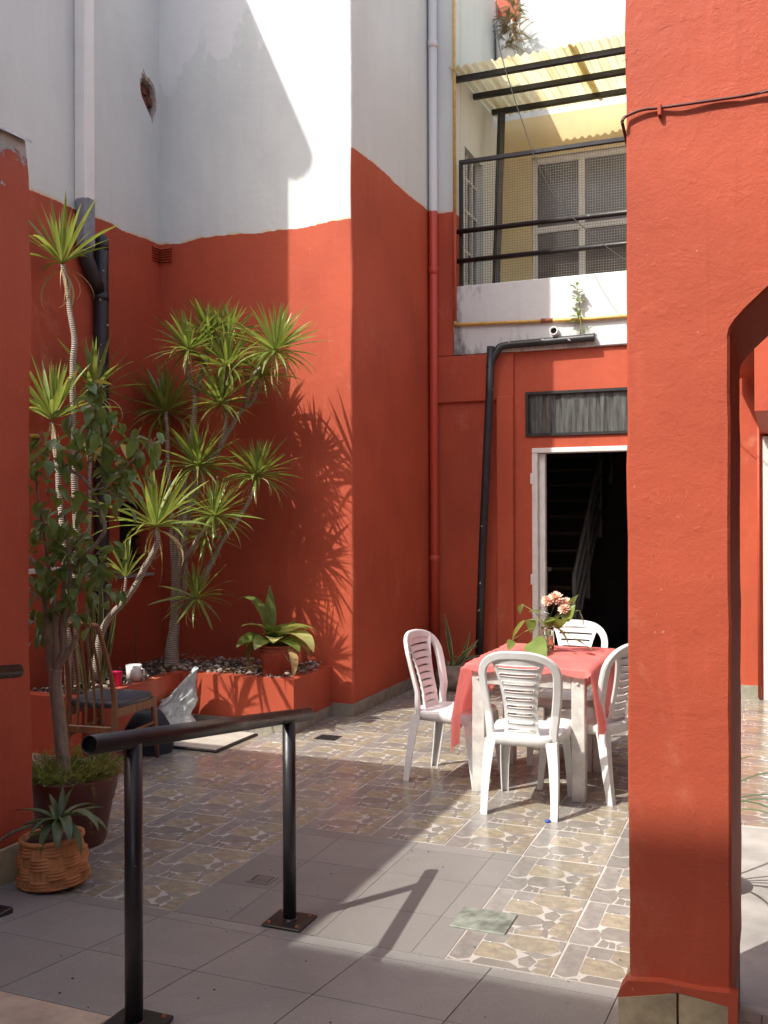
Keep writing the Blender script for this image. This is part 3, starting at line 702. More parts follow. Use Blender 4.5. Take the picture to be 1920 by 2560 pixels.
MB().box(-.385, -.128, 2.79, 3.44, -.03, .30).build('plinth_core', M_CONC, pw)
cab = smoothpath([D(1344, 262, Y=2.735), D(1352, 251, Y=2.742), D(1385, 237, Y=2.744), D(1424, 232, Y=2.746), D(1470, 226, Y=2.742), D(1540, 216, Y=2.744), D(1600, 207, Y=2.744), D(1659, 196, Y=2.744), D(1760, 180, Y=2.744)], 5)
tag(MB().tube(cab, .0045, 6).tube(wob(cab, .006, 9), .003, 5).tube([cab[0], cab[0] + Vector((-.006, .2, -.03)), cab[0] + Vector((-.006, .7, -.02))], .0045, 6).build('wall_cable', m_flat('dark_red_cable', (0.13, 0.028, 0.018), 0.6, 0.3, 20)), 'twin cable painted red, sagging across the pillar face', 'cable')
MB().bbox(*(lambda q: (q.x - .005, q.x + .005, 2.737, 2.757, q.z - .022, q.z + .01))(D(1426, 234, Y=2.75)), b=.002).build('cable_clip', M_RED_SMOOTH, pw)
ck_ = MB().tube(wob(smoothpath([D(1346, 132, Y=2.7553), D(1372, 112, Y=2.7553), D(1385, 96, Y=2.7553), D(1410, 80, Y=2.7553), D(1440, 56, Y=2.7553), D(1480, 44, Y=2.7553), D(1530, 20, Y=2.7553), D(1580, 14, Y=2.7553), D(1640, -8, Y=2.7553)], 5), .004, 40), .0009, 4); ck_.v = [Vector((p.x, 2.7551 + (p.y - 2.7551) * .1, p.z)) for p in ck_.v]; ck_.build('plaster_crack', m_flat('crack_line', (0.20, 0.03, 0.018), 0.9), pw)
# scratched scrawl in the paint of the pillar
sc_ = MB()
for line in ([(1405, 1085), (1408, 1062), (1420, 1060), (1422, 1072), (1410, 1078), (1432, 1090), (1445, 1070), (1450, 1088), (1466, 1068), (1470, 1090), (1480, 1078), (1484, 1060)],
             [(1398, 1118), (1420, 1112), (1432, 1122), (1446, 1108), (1452, 1124), (1470, 1110), (1476, 1126)],
             [(1412, 1205), (1410, 1180), (1424, 1176), (1420, 1196), (1440, 1190), (1452, 1200), (1470, 1186), (1490, 1200)],
             [(1440, 1262), (1452, 1236), (1456, 1256), (1470, 1246), (1482, 1256), (1496, 1240), (1508, 1258), (1522, 1244), (1536, 1262), (1540, 1242)]):
    sc_.tube(smoothpath([D(x, y, Y=2.7551) for x, y in line], 3), .0007, 4)
sc_.build('scratched_scrawl', m_flat('paler_scratch', (0.50, 0.12, 0.065), 0.7, 0.2), pw)
# unseen building, placed and sized so its edge shades ramp and pillar foot
tag(MB().box(-9, -0.6, -7.0, -2.68, -.05, 8.6).build('rear_shade_block', M_RED), 'unseen tall red building behind the ramp landing, sized to shade the ramp', 'house')
tag(MB().box(3.4, 3.6, 3.46, 9.4, -.05, 8.0).build('side_wall', M_TWO), 'unseen tall white over red wall beside the court, shaped to bounce light', 'wall')  # unseen wall, its white top and height chosen to bounce sunlight back
tag(MB().box(.16, 3.4, -2.6, 2.75, 2.92, 3.1).build('sky_block_slab', M_ROOFC), 'unseen low concrete slab added to darken the arch side of the pillar', 'ceiling')  # added out of view to cut sky light on the pillar side
tag(MB().box(3.4, 3.6, -2.6, 3.45, -.05, 3.1).build('gallery_wall', M_RED), 'plain red gallery wall beyond the arch', 'wall')

# back house: red ground floor with the dark doorway
bh = thing('back_house', (-1.0, 9.3, 0), 'red ground floor with dark doorway and stained white parapet', 'house')
def Q(a, b, d): return Vector((a, YB + d, b))
DX0, DX1, DZ = -2.165, -1.15, 2.235
fw = MB(); fw.prism([(XC, -.02), (DX0, -.02), (DX0, DZ), (DX1, DZ), (DX1, -.02), (3.4, -.02), (3.4, 3.15), (XC, 3.15)], [[(-2.225, 2.345), (-1.15, 2.345), (-1.15, 2.765), (-2.225, 2.765)]], Q, .2); fw.build('wall', M_RED, bh)
MB().bbox(XC + .002, -2.335, YB - .035, YB, 2.70, 3.148, .006).build('lintel_band', M_RED, bh)
MB().bbox(-2.497, -2.335, YB - .06, YB + .01, -.02, 2.735, .008).build('pilaster', M_RED, bh)
skirt(bh, (-.6, YB, 0), (-.15, YB, 0), .12, (0, -1, 0), M_SKIRT, 2)
pr = MB(); pr.bbox(-2.93, 3.4, 9.055, 9.2, 3.152, 3.82, .008); pr.build('parapet', M_BAND, bh)
MB().box(-2.93, 3.4, 9.2, 10.75, 3.16, 3.40).build('terrace_slab', M_CONC, bh)
df = MB(); df.bbox(DX0 + .001, DX0 + .055, YB - .02, YB + .12, 0.0, DZ - .05, .005); df.bbox(DX0 + .057, DX0 + .115, YB + .03, YB + .10, 0.0, DZ - .052, .004)
df.build('door_jamb', M_DOORFRAME, bh); MB().bbox(DX0 + .001, DX1 - .001, YB - .021, YB + .121, DZ - .048, DZ - .001, .005).build('door_head', M_DOORFRAME, bh)
MB().bbox(DX1 - .05, DX1 - .001, YB - .02, YB + .12, 0, DZ - .05, .005).build('door_jamb', M_DOORFRAME, bh)
for z in (.95, 1.9): MB().bbox(DX0 - .012, DX0 + .03, YB - .026, YB - .0205, z, z + .1, .001).build('hinge', M_DOORFRAME, bh)
tw = MB(); tw.prism([(-2.224, 2.346), (-1.151, 2.346), (-1.151, 2.764), (-2.224, 2.764)], [[(-2.195, 2.372), (-1.18, 2.372), (-1.18, 2.738), (-2.195, 2.738)]], lambda a, b, d: Vector((a, YB - .02 + d, b)), .07)
tw = tw.build('transom_window', m_flat('chipped_black_frame', (0.022, 0.022, 0.022), 0.45, 0.5, 40), bh)
for k in range(8):
    x0 = -2.195 + 1.015 * k / 8; MB().add([(x0 + .001, YB + .02, 2.373), (x0 + .0634, YB + .008, 2.373), (x0 + .1258, YB + .02, 2.373), (x0 + .001, YB + .02, 2.737), (x0 + .0634, YB + .008, 2.737), (x0 + .1258, YB + .02, 2.737)], [(0, 1, 4, 3), (1, 2, 5, 4)]).build('pane', M_TRANSOM, tw)
# right end of the back wall: overhang, beam, white door
MB().box(-.36, 3.4, 7.0, 9.0, 2.78, 2.98).build('overhang', M_RED, bh)
tag(MB().box(.32, 3.4, 3.455, 6.2, 2.78, 2.98).build('sky_block_roof', M_RED), 'unseen flat red roof added beyond the arch to darken the pillar side', 'roof')  # added out of view, keeps sky off pillar side and arch soffit
MB().box(-.155, .10, 7.0, YB - .001, 2.30, 2.779).build('beam', M_RED, bh)
wd = MB().bbox(-.135, .75, YB - .045, YB - .001, 0.0, 2.28, .006).build('side_door', M_WHITE, bh)
MB().tube([(-.17, YB - .03, 0.02), (-.17, YB - .03, 2.77)], .012, 8).build('conduit', M_RED_SMOOTH, bh)
# dim stair hall behind the doorway
ih = thing('stair_hall', (-1.2, 11, 0), 'dim stair hall seen through the open doorway', 'room')
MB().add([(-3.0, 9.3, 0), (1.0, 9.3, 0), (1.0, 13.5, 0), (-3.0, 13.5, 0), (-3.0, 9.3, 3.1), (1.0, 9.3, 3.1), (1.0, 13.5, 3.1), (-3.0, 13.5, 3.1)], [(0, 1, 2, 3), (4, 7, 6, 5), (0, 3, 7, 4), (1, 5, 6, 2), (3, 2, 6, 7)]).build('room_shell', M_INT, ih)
stx0, stx1 = -2.95, -2.02
for k in range(12):
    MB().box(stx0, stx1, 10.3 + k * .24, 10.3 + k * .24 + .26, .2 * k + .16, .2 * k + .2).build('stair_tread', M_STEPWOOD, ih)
for k in range(4):
    zo = .2 + .22 * k; MB().tube([(stx1 + .02, 10.25, .1 + zo), (stx1 + .02, 12.8, .1 + zo + 2.12)], .022, 6).build('rail_bar', M_DIMRAIL, ih)
for k in range(4):
    y = 10.25 + k * .8; MB().box(stx1, stx1 + .04, y, y + .04, max(0, .83 * (y - 10.25)), .83 * (y - 10.25) + 1.0).build('rail_post', M_DIMRAIL, ih)
MB().tube([(-2.7, 9.9, .0), (-2.25, 9.9, .0)], .02, 6).build('threshold_bar', M_DIMRAIL, ih)
gb = MB(); gb.box(-2.25, -2.21, 9.9, 9.94, 0, 1.05); gb.box(-2.7, -2.17, 9.9, 9.94, 1.03, 1.07); gb.box(-2.7, -2.25, 9.91, 9.93, .7, .73); gb.box(-2.7, -2.25, 9.91, 9.93, .35, .38); gb.build('stair_gate', M_DIMRAIL, ih)
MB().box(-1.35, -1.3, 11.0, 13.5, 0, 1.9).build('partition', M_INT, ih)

# terrace storey
th = thing('terrace_house', (-1.5, 10.9, 3.4), 'yellow upper storey with screened terrace window under a white gable wall', 'house')
yw = MB(); yw.prism([(-3.1, 3.4), (3.4, 3.4), (3.4, 6.02), (-3.1, 6.02)], [[(-2.545, 3.6), (-.6, 3.6), (-.6, 5.565), (-2.545, 5.565)]], lambda a, b, d: Vector((a, 10.7 + d, b)), .14); yw.build('yellow_wall', M_YELLOW, th)
MB().box(-3.1, 3.4, 10.72, 10.9, 6.02, 9.5).build('upper_wall', M_WHITE, th)
sd = MB(); sd.prism([(9.31, 3.4), (10.7, 3.4), (10.7, 7.35), (9.31, 7.35)], [[(9.44, 3.95), (10.08, 3.95), (10.08, 5.32), (9.44, 5.32)]], lambda a, b, d: Vector((-2.925 - d, a, b)), .22); sd.box(-3.4, -3.146, 9.31, 10.7, 3.4, 7.35); sd.build('side_wall', M_WHITE, th)
pl_ = MB(); pl_.bbox(XC - .1, -2.925, YB - .02, 9.305, 3.151, 7.35, .008); pl_.build('pilaster', M_TWO_BACK, th)
bw = MB().box(-3.14, -3.08, 9.44, 10.08, 3.95, 5.32).build('barred_window', M_GLASSDARK, th)
for k in range(4):
    y = 9.47 + k * .19; MB().box(-3.0, -2.975, y, y + .03, 3.96, 5.31).build('bar', M_ALU, bw)
for z in (4.3, 4.72, 5.05): MB().box(-2.999, -2.976, 9.44, 10.08, z, z + .025).build('bar', M_ALU, bw)
WX0, WX1 = -2.54, -.62
ww = MB(); ww.prism([(WX0, 3.7), (WX1, 3.7), (WX1, 5.56), (WX0, 5.56)], [[(WX0 + .05, 3.75), (-2.03, 3.75), (-2.03, 4.73), (WX0 + .05, 4.73)], [(WX0 + .05, 4.80), (-2.03, 4.80), (-2.03, 5.50), (WX0 + .05, 5.50)], [(-1.96, 3.75), (WX1 - .05, 3.75), (WX1 - .05, 4.73), (-1.96, 4.73)], [(-1.96, 4.80), (WX1 - .05, 4.80), (WX1 - .05, 5.50), (-1.96, 5.50)]], lambda a, b, d: Vector((a, 10.74 + d, b)), .05)
ww = ww.build('window', M_ALU, th)
for (x0, x1) in ((WX0 + .04, -2.02), (-1.97, WX1 - .04)):
    for (z0, z1) in ((3.74, 4.74), (4.79, 5.51)): MB().box(x0, x1, 10.765, 10.775, z0, z1).build('pane', M_GLASSDARK, ww)
MB().box(-2.7, -.5, 10.79, 10.84, 3.5, 5.7).build('dark_room', M_DARK, th)
# fat white stack and torn red render above the terrace roof
MB().tube([D(1096, 160, Y=10.6), D(1094, 100, Y=10.6), D(1088, 48, Y=10.62)], [.115, .115, .10], 14).build('vent_stack', M_WPIPE, th)
MB().box(*(lambda a, b_: (a.x, b_.x, 10.70, 10.719, b_.z, 7.9))(D(1071, 0, Y=10.7), D(1122, 40, Y=10.7))).build('red_render_patch', M_RED, th)

# planter
pt = thing('planter', (-4.2, 6.5, 0), 'low red brick planter full of soil and rubble in the shaded corner', 'planter')
ZP = 0.40; XI = -4.31
outl = [(XL, 5.29), (XI, 5.29), (XI, 6.45), (-3.33, 6.45), (-3.36, YA), (XL, YA)]
inn = [(XL + .01, 5.39), (XI - .09, 5.39), (XI - .09, 6.54), (-3.43, 6.54), (-3.45, YA - .01), (XL + .01, YA - .01)]
pc = MB(); pc.prism(outl, [inn], lambda a, b, d: Vector((a, b, ZP + .006 * n3((a * 5, b * 5, 0), 1) - d)), ZP + .02); pc.build('curb', M_RED, pt)
so = MB(); NX = 26
sv = []; sf = []
for j in range(NX + 1):
    for i in range(NX + 1):
        x = lerp(XL, -3.4, i / NX); y = lerp(5.36, YA, j / NX); sv.append((x, y, .36 + .03 * n3((x * 3, y * 3, 0), 1) + .02 * n3((x * 11, y * 11, 0), 1) + .05 * max(0, (y - 6.8))))
for j in range(NX):
    for i in range(NX):
        x = lerp(XL, -3.4, (i + .5) / NX); y = lerp(5.36, YA, (j + .5) / NX)
        if x < XI - .03 or y > 6.48: sf.append((j * (NX + 1) + i, j * (NX + 1) + i + 1, (j + 1) * (NX + 1) + i + 1, (j + 1) * (NX + 1) + i))
so.add(sv, sf, 0, True).build('soil', M_SOIL, pt)
skirt(pt, (-4.30, 6.45, 0), (-3.33, 6.45, 0), .085, (0, -1, 0), M_SKIRT, 3); skirt(pt, (-3.328, 6.445, 0), (-3.355, YA, 0), .085, (1, 0, 0), M_SKIRT, 2)
rb = MB()
def pebble(mb, c, r, sq=.6):
    rot = Matrix.Rotation(random.random() * 6.28, 3, 'Z') @ Matrix.Rotation(random.uniform(-.6, .6), 3, 'X')
    t = (1 + 5 ** .5) / 2; base = [(-1, t, 0), (1, t, 0), (-1, -t, 0), (1, -t, 0), (0, -1, t), (0, 1, t), (0, -1, -t), (0, 1, -t), (t, 0, -1), (t, 0, 1), (-t, 0, -1), (-t, 0, 1)]
    F = [(0, 11, 5), (0, 5, 1), (0, 1, 7), (0, 7, 10), (0, 10, 11), (1, 5, 9), (5, 11, 4), (11, 10, 2), (10, 7, 6), (7, 1, 8), (3, 9, 4), (3, 4, 2), (3, 2, 6), (3, 6, 8), (3, 8, 9), (4, 9, 5), (2, 4, 11), (6, 2, 10), (8, 6, 7), (9, 8, 1)]
    sx, sy = random.uniform(.5, 1.2), random.uniform(.5, 1.1)
    mb.add([Vector(c) + rot @ (Vector((b_[0] * sx, b_[1] * sy, b_[2] * sq)) * (r / 1.9) * random.uniform(.75, 1.2)) for b_ in base], F)
for k in range(900):
    if random.random() < .55: x, y = random.uniform(-4.4, -3.38), random.uniform(6.47, 7.1)
    else: x, y = random.uniform(-4.85, -4.33), random.uniform(5.35, 7.1)
    pebble(rb, (x, y, .385 + random.uniform(0, .025) + (.015 if k % 3 else 0) + .05 * max(0, y - 6.8)), (random.uniform(.004, .014) if random.random() < .8 else random.uniform(.014, .036)), random.uniform(.25, .7))
rb.build('rubble', M_RUBBLE, pt, kind='stuff')
lt = MB()
for k in range(260):
    if random.random() < .6: x, y = random.uniform(-4.5, -3.4), random.uniform(6.5, 7.1)
    else: x, y = random.uniform(-4.85, -4.36), random.uniform(5.4, 7.1)
    z = .40 + random.uniform(0, .02) + .05 * max(0, y - 6.8); a = random.random() * 6.28; l = random.uniform(.01, .045); d_ = Vector((math.cos(a) * l, math.sin(a) * l, random.uniform(-.005, .012))); s_ = Vector((-math.sin(a), math.cos(a), random.uniform(-.5, .5))) * l * random.uniform(.1, .45)
    c = Vector((x, y, z)); lt.add([c - d_, c + s_ + Vector((0, 0, .004)), c + d_, c - s_ + Vector((0, 0, .006))], [(0, 1, 2, 3)])
lt.build('leaf_litter', m_flat('dry_litter', (0.22, 0.13, 0.06), 0.9, 0.6, 40), pt, kind='stuff')

# ------------------------------------------------------------------ pipes and cables
dp = thing('square_downpipe', (-4.95, 6.13, 4), 'tall white square downpipe boxed against the white wall', 'pipe')
MB().bbox(XL + .001, -4.885, 6.06, 6.175, 4.02, 7.7, .012).build('casing', M_WPIPE, dp)
bp = thing('drainpipe', (-4.93, 6.3, .4), 'thick black paint-spattered drainpipe with forked inlet in the corner', 'pipe')
MB().bbox(XL + .004, -4.875, 6.055, 6.18, 3.66, 4.06, .025).build('inlet_box', M_GREYPVC, bp)
MB().tube(smoothpath([(-4.94, 6.31, .33), (-4.94, 6.31, 2.0), (-4.94, 6.31, 3.40), (-4.94, 6.315, 3.70)], 4), .056, 16).build('main_pipe', M_PVC, bp)
MB().tube([(-4.94, 6.315, 3.70), (-4.94, 6.315, 3.77), (-4.94, 6.31, 3.81), (-4.94, 6.305, 3.83)], [.057, .056, .042, .012], 14).build('end_cap', M_PVC, bp)
MB().tube([(-4.94, 6.115, 3.70), (-4.94, 6.13, 3.60), (-4.94, 6.22, 3.46), (-4.94, 6.30, 3.36)], [.058, .058, .056, .05], 14).build('branch', M_PVC, bp)
for z in (3.30, 1.9): MB().tube([(-4.94, 6.31, z), (-4.94, 6.31, z + .06)], .0605, 16).build('collar', M_PVC, bp)
cp = thing('corner_downpipe', (-3.1, 9.0, 0), 'slim downpipe in the back corner, white above and red below', 'pipe')
t2 = NT('white_over_red_pipe'); s2 = t2.n('ShaderNodeSeparateXYZ'); t2.l(t2.pos(), s2.inputs[0])
M_PIPE2 = t2.fin(t2.mix(t2.rng(t2.math('ADD', s2.outputs[2], t2.math('MULTIPLY', t2.noise(20, 2), .05)), 4.58, 4.584), (0.50, 0.066, 0.036), (0.62, 0.62, 0.60)), 0.45)
MB().tube([(-3.115, 9.015, .02), (-3.115, 9.015, 3), (-3.115, 9.015, 7.3)], .042, 14).build('pipe', M_PIPE2, cp)
for z in (1.15, 3.95, 6.15): MB().tube([(-3.115, 9.015, z), (-3.115, 9.015, z + .07)], .048, 14).build('collar', M_PIPE2, cp)
gp = thing('gas_pipe', (-2.9, 9.0, 3), 'thin mustard gas pipe running up the wall and along the parapet', 'pipe')
MB().tube([(-2.905, 9.045, 4.56), (-2.905, 9.045, 7.3)], .016, 8).build('riser', M_YPIPE, gp)
MB().tube([(-2.905, 9.045, 3.48), (-2.905, 9.045, 4.56)], .0165, 8).build('riser', M_RED_SMOOTH, gp)
MB().tube([(-2.905, 9.045, 3.48), (-2.905, 9.035, 3.45), (-2.88, 9.03, 3.445), (-1.6, 9.03, 3.40), (3.3, 9.03, 3.40)], .016, 8).build('run', M_YPIPE, gp)
MB().tube([(-2.06, 9.03, 3.418), (-1.95, 9.03, 3.414)], .021, 8).build('coupling', M_RUST, gp)
bd = thing('leaning_drainpipe', (-2.6, 9.0, 0), 'slim black drainpipe leaning down beside the doorway', 'pipe')
MB().tube([(-2.665, 8.965, 0.0), (-2.62, 8.965, 1.2), (-2.545, 8.965, 2.72), (-2.53, 8.97, 3.20)], .038, 12).build('pipe', M_PVC, bd)
MB().tube(smoothpath([(-2.545, 8.965, 3.0), (-2.47, 8.985, 3.16), (-2.40, 9.005, 3.205), (-2.1, 9.012, 3.215), (-1.65, 9.012, 3.225), (-1.56, 9.012, 3.225)], 4), .036, 12).build('branch', M_PVC, bd)
st_ = thing('overflow_spout', (-1.93, 8.95, 3.3), 'short pale pipe stub poking from the parapet', 'pipe')
so_ = MB(); so_.lathe([(.030, 0), (.030, .09), (.040, .09), (.040, .0)], (0, 0, 0), 16); so_.v = [Matrix.Translation((-1.93, 9.05, 3.305)) @ Matrix.Rotation(R(90), 4, 'X') @ p for p in so_.v]
so_.build('pipe', M_WPIPE, st_)
o_ = MB().lathe([(.0, .0), (.030, .0)], (0, 0, 0), 16); o_.v = [Matrix.Translation((-1.93, 8.99, 3.305)) @ Matrix.Rotation(R(90), 4, 'X') @ p for p in o_.v]; o_.build('bore', M_DARK, st_)
cw = smoothpath([P(1240, -80, Y=9.05), P(1245, 90, Y=8.95), P(1275, 210, Y=8.8), P(1305, 300, Y=8.7), P(1340, 400, Y=8.6), P(1400, 510, Y=8.5), P(1480, 585, Y=8.4), P(1556, 645, Y=8.3), P(1750, 760, Y=8.1)], 5)
tag(MB().tube(cw, .0045, 5).build('hanging_wire', M_WIRE), 'thin dark wire drooping across the terrace screen', 'wire')

# ------------------------------------------------------------------ terrace railing, awning
tr_ = thing('terrace_railing', (-2.0, 9.1, 3.82), 'black terrace railing with square wire mesh above the parapet', 'railing')
RX0, RX1, RY = -2.885, 1.2, 9.13
MB().bbox(RX0, RX1, RY - .02, RY + .02, 5.02, 5.06, .004).build('top_rail', M_BLACK, tr_)
MB().bbox(RX0, RX0 + .035, RY - .018, RY + .018, 3.82, 5.02, .004).build('end_post', M_BLACK, tr_)
for z in (4.07, 4.355): MB().tube([(RX0 - .02, RY - .045, z), (RX1, RY - .045, z)], .024, 10).build('round_rail', M_BLACK, tr_)
mw = MB(); pz = .0245; r_ = .0012
k = 0
while RX0 + .04 + k * pz < -0.9:
    x = RX0 + .04 + k * pz; mw.box(x - r_, x + r_, RY - r_, RY + r_, 3.822, 5.02); k += 1
for j in range(int(1.2 / pz)):
    z = 3.83 + j * pz; mw.box(RX0 + .03, -0.9, RY - 3 * r_, RY - r_, z - r_, z + r_)
mw.build('wire_mesh', M_MESHWIRE, tr_, kind='stuff')
aw = thing('terrace_awning', (-2.0, 9.8, 3.4), 'yellowed corrugated fibreglass awning on black beams over the terrace', 'awning')
for y, z, xe in ((9.17, 5.90, -2.93), (9.66, 5.92, -2.90), (10.22, 5.965, -2.86)): MB().bbox(xe, 1.5, y - .025, y + .025, z - .055, z, .004).build('beam', M_BLACK, aw)
pb0 = P(1238, 705, Y=9.75); pb1 = P(1254, 285, Y=10.16)
MB().tube([pb0 + Vector((0, 0, -.30)), pb1 + Vector((0, 0, .0))], .042, 4, smooth=False).build('post', M_BLACK, aw)
def sheet(x0, x1, dz):
    mb = MB(); nx = int((x1 - x0) / .008); yy = [9.0 + 1.5 * k / 12 for k in range(13)]; vs = []
    for y in yy:
        for i in range(nx + 1):
            x = lerp(x0, x1, i / nx); vs.append((x, y, 5.925 + dz + (y - 9.0) * .052 + .014 * math.sin(x * 2 * math.pi / .082) + .006 * n3((x * 3, y * 3, 0), 1)))
    mb.add(vs, [(j * (nx + 1) + i, j * (nx + 1) + i + 1, (j + 1) * (nx + 1) + i + 1, (j + 1) * (nx + 1) + i) for j in range(12) for i in range(nx)], 0, True)
    return mb.build('roof_sheet', M_FIBRE, aw)
sheet(-2.95, -1.72, 0); sheet(-1.80, -.55, .012); sheet(-.6, .7, .02)

# ------------------------------------------------------------------ handrails
hr = thing('handrail', (-1.77, 2.9, 0.06), 'dark tubular handrail on two posts beside the ramp', 'handrail')
def tube_open(name, p0, p1, r, mat_, parent):
    p0 = Vector(p0); p1 = Vector(p1); ax = (p1 - p0); L = ax.length; q = ax.to_track_quat('Z', 'Y').to_matrix().to_4x4()
    mb = MB().lathe([(r - .004, .02), (r - .004, 0), (r, 0), (r, L * .5), (r, L), (r - .004, L), (r - .004, L - .02)], (0, 0, 0), 24)
    mb.lathe([(0, .03), (r - .004, .03)], (0, 0, 0), 24, 1); mb.lathe([(r - .004, .0), (r - .004, .03)], (0, 0, 0), 24, 1); mb.lathe([(0, L - .004), (r - .004, L - .004)], (0, 0, 0), 24, 1)
    mb.v = [Matrix.Translation(p0) @ q @ p for p in mb.v]; return mb.build(name, [mat_, M_DARK], parent)
NP, FP = Vector((-1.765, 2.395, rz(0, 2.395))), Vector((-1.815, 3.475, 0.0))
RA = Vector((NP.x, NP.y, .962)); RB = Vector((FP.x, FP.y, .815)); dv = (RB - RA) / (RB.y - RA.y)
tube_open('rail', RA + dv * (2.185 - RA.y), RA + dv * (3.66 - RA.y), .0275, M_RAIL, hr)
for pnt, top in ((NP, RA), (FP, RB)):
    MB().tube([pnt + Vector((0, 0, .004)), Vector((top.x, top.y, top.z - .012))], .0265, 20).build('post', M_BLACK, hr)
    pz_ = pnt.z; MB().bbox(pnt.x - .085, pnt.x + .085, pnt.y - .08, pnt.y + .08, pz_ - .004, pz_ + .009, .003).build('base_plate', M_BLACK, hr)
for pnt in (NP, FP):
    for sx in (-1, 1):
        for sy in (-1, 1): MB().lathe([(0, .009), (.006, .008), (.009, 0)], pnt + Vector((sx * .062, sy * .058, .009)), 6).build('bolt', M_RUST, hr)
    MB().lathe([(.0268, .018), (.033, .011), (.034, .008)], pnt, 16, fn=lambda r, z, a: (r + .0012 * math.sin(a * 9), z)).build('weld', M_BLACK, hr)
lr = thing('stub_handrail', (-2.93, 2.6, .05), 'dark handrail stub jutting out beside the boundary wall', 'handrail')
tube_open('rail', (-2.93, 1.6, 1.13), (-2.93, 3.2, .975), .0275, M_RAIL, lr)
for y in (1.75, 2.97):
    MB().tube([(-2.93, y, rz(0, y)), (-2.93, y, 1.12 - (y - 1.6) * .097)], .0265, 16).build('post', M_BLACK, lr)
    MB().bbox(-3.02, -2.83, y - .09, y + .09, rz(0, y) - .01, rz(0, y) + .014, .003).build('base_plate', M_BLACK, lr)

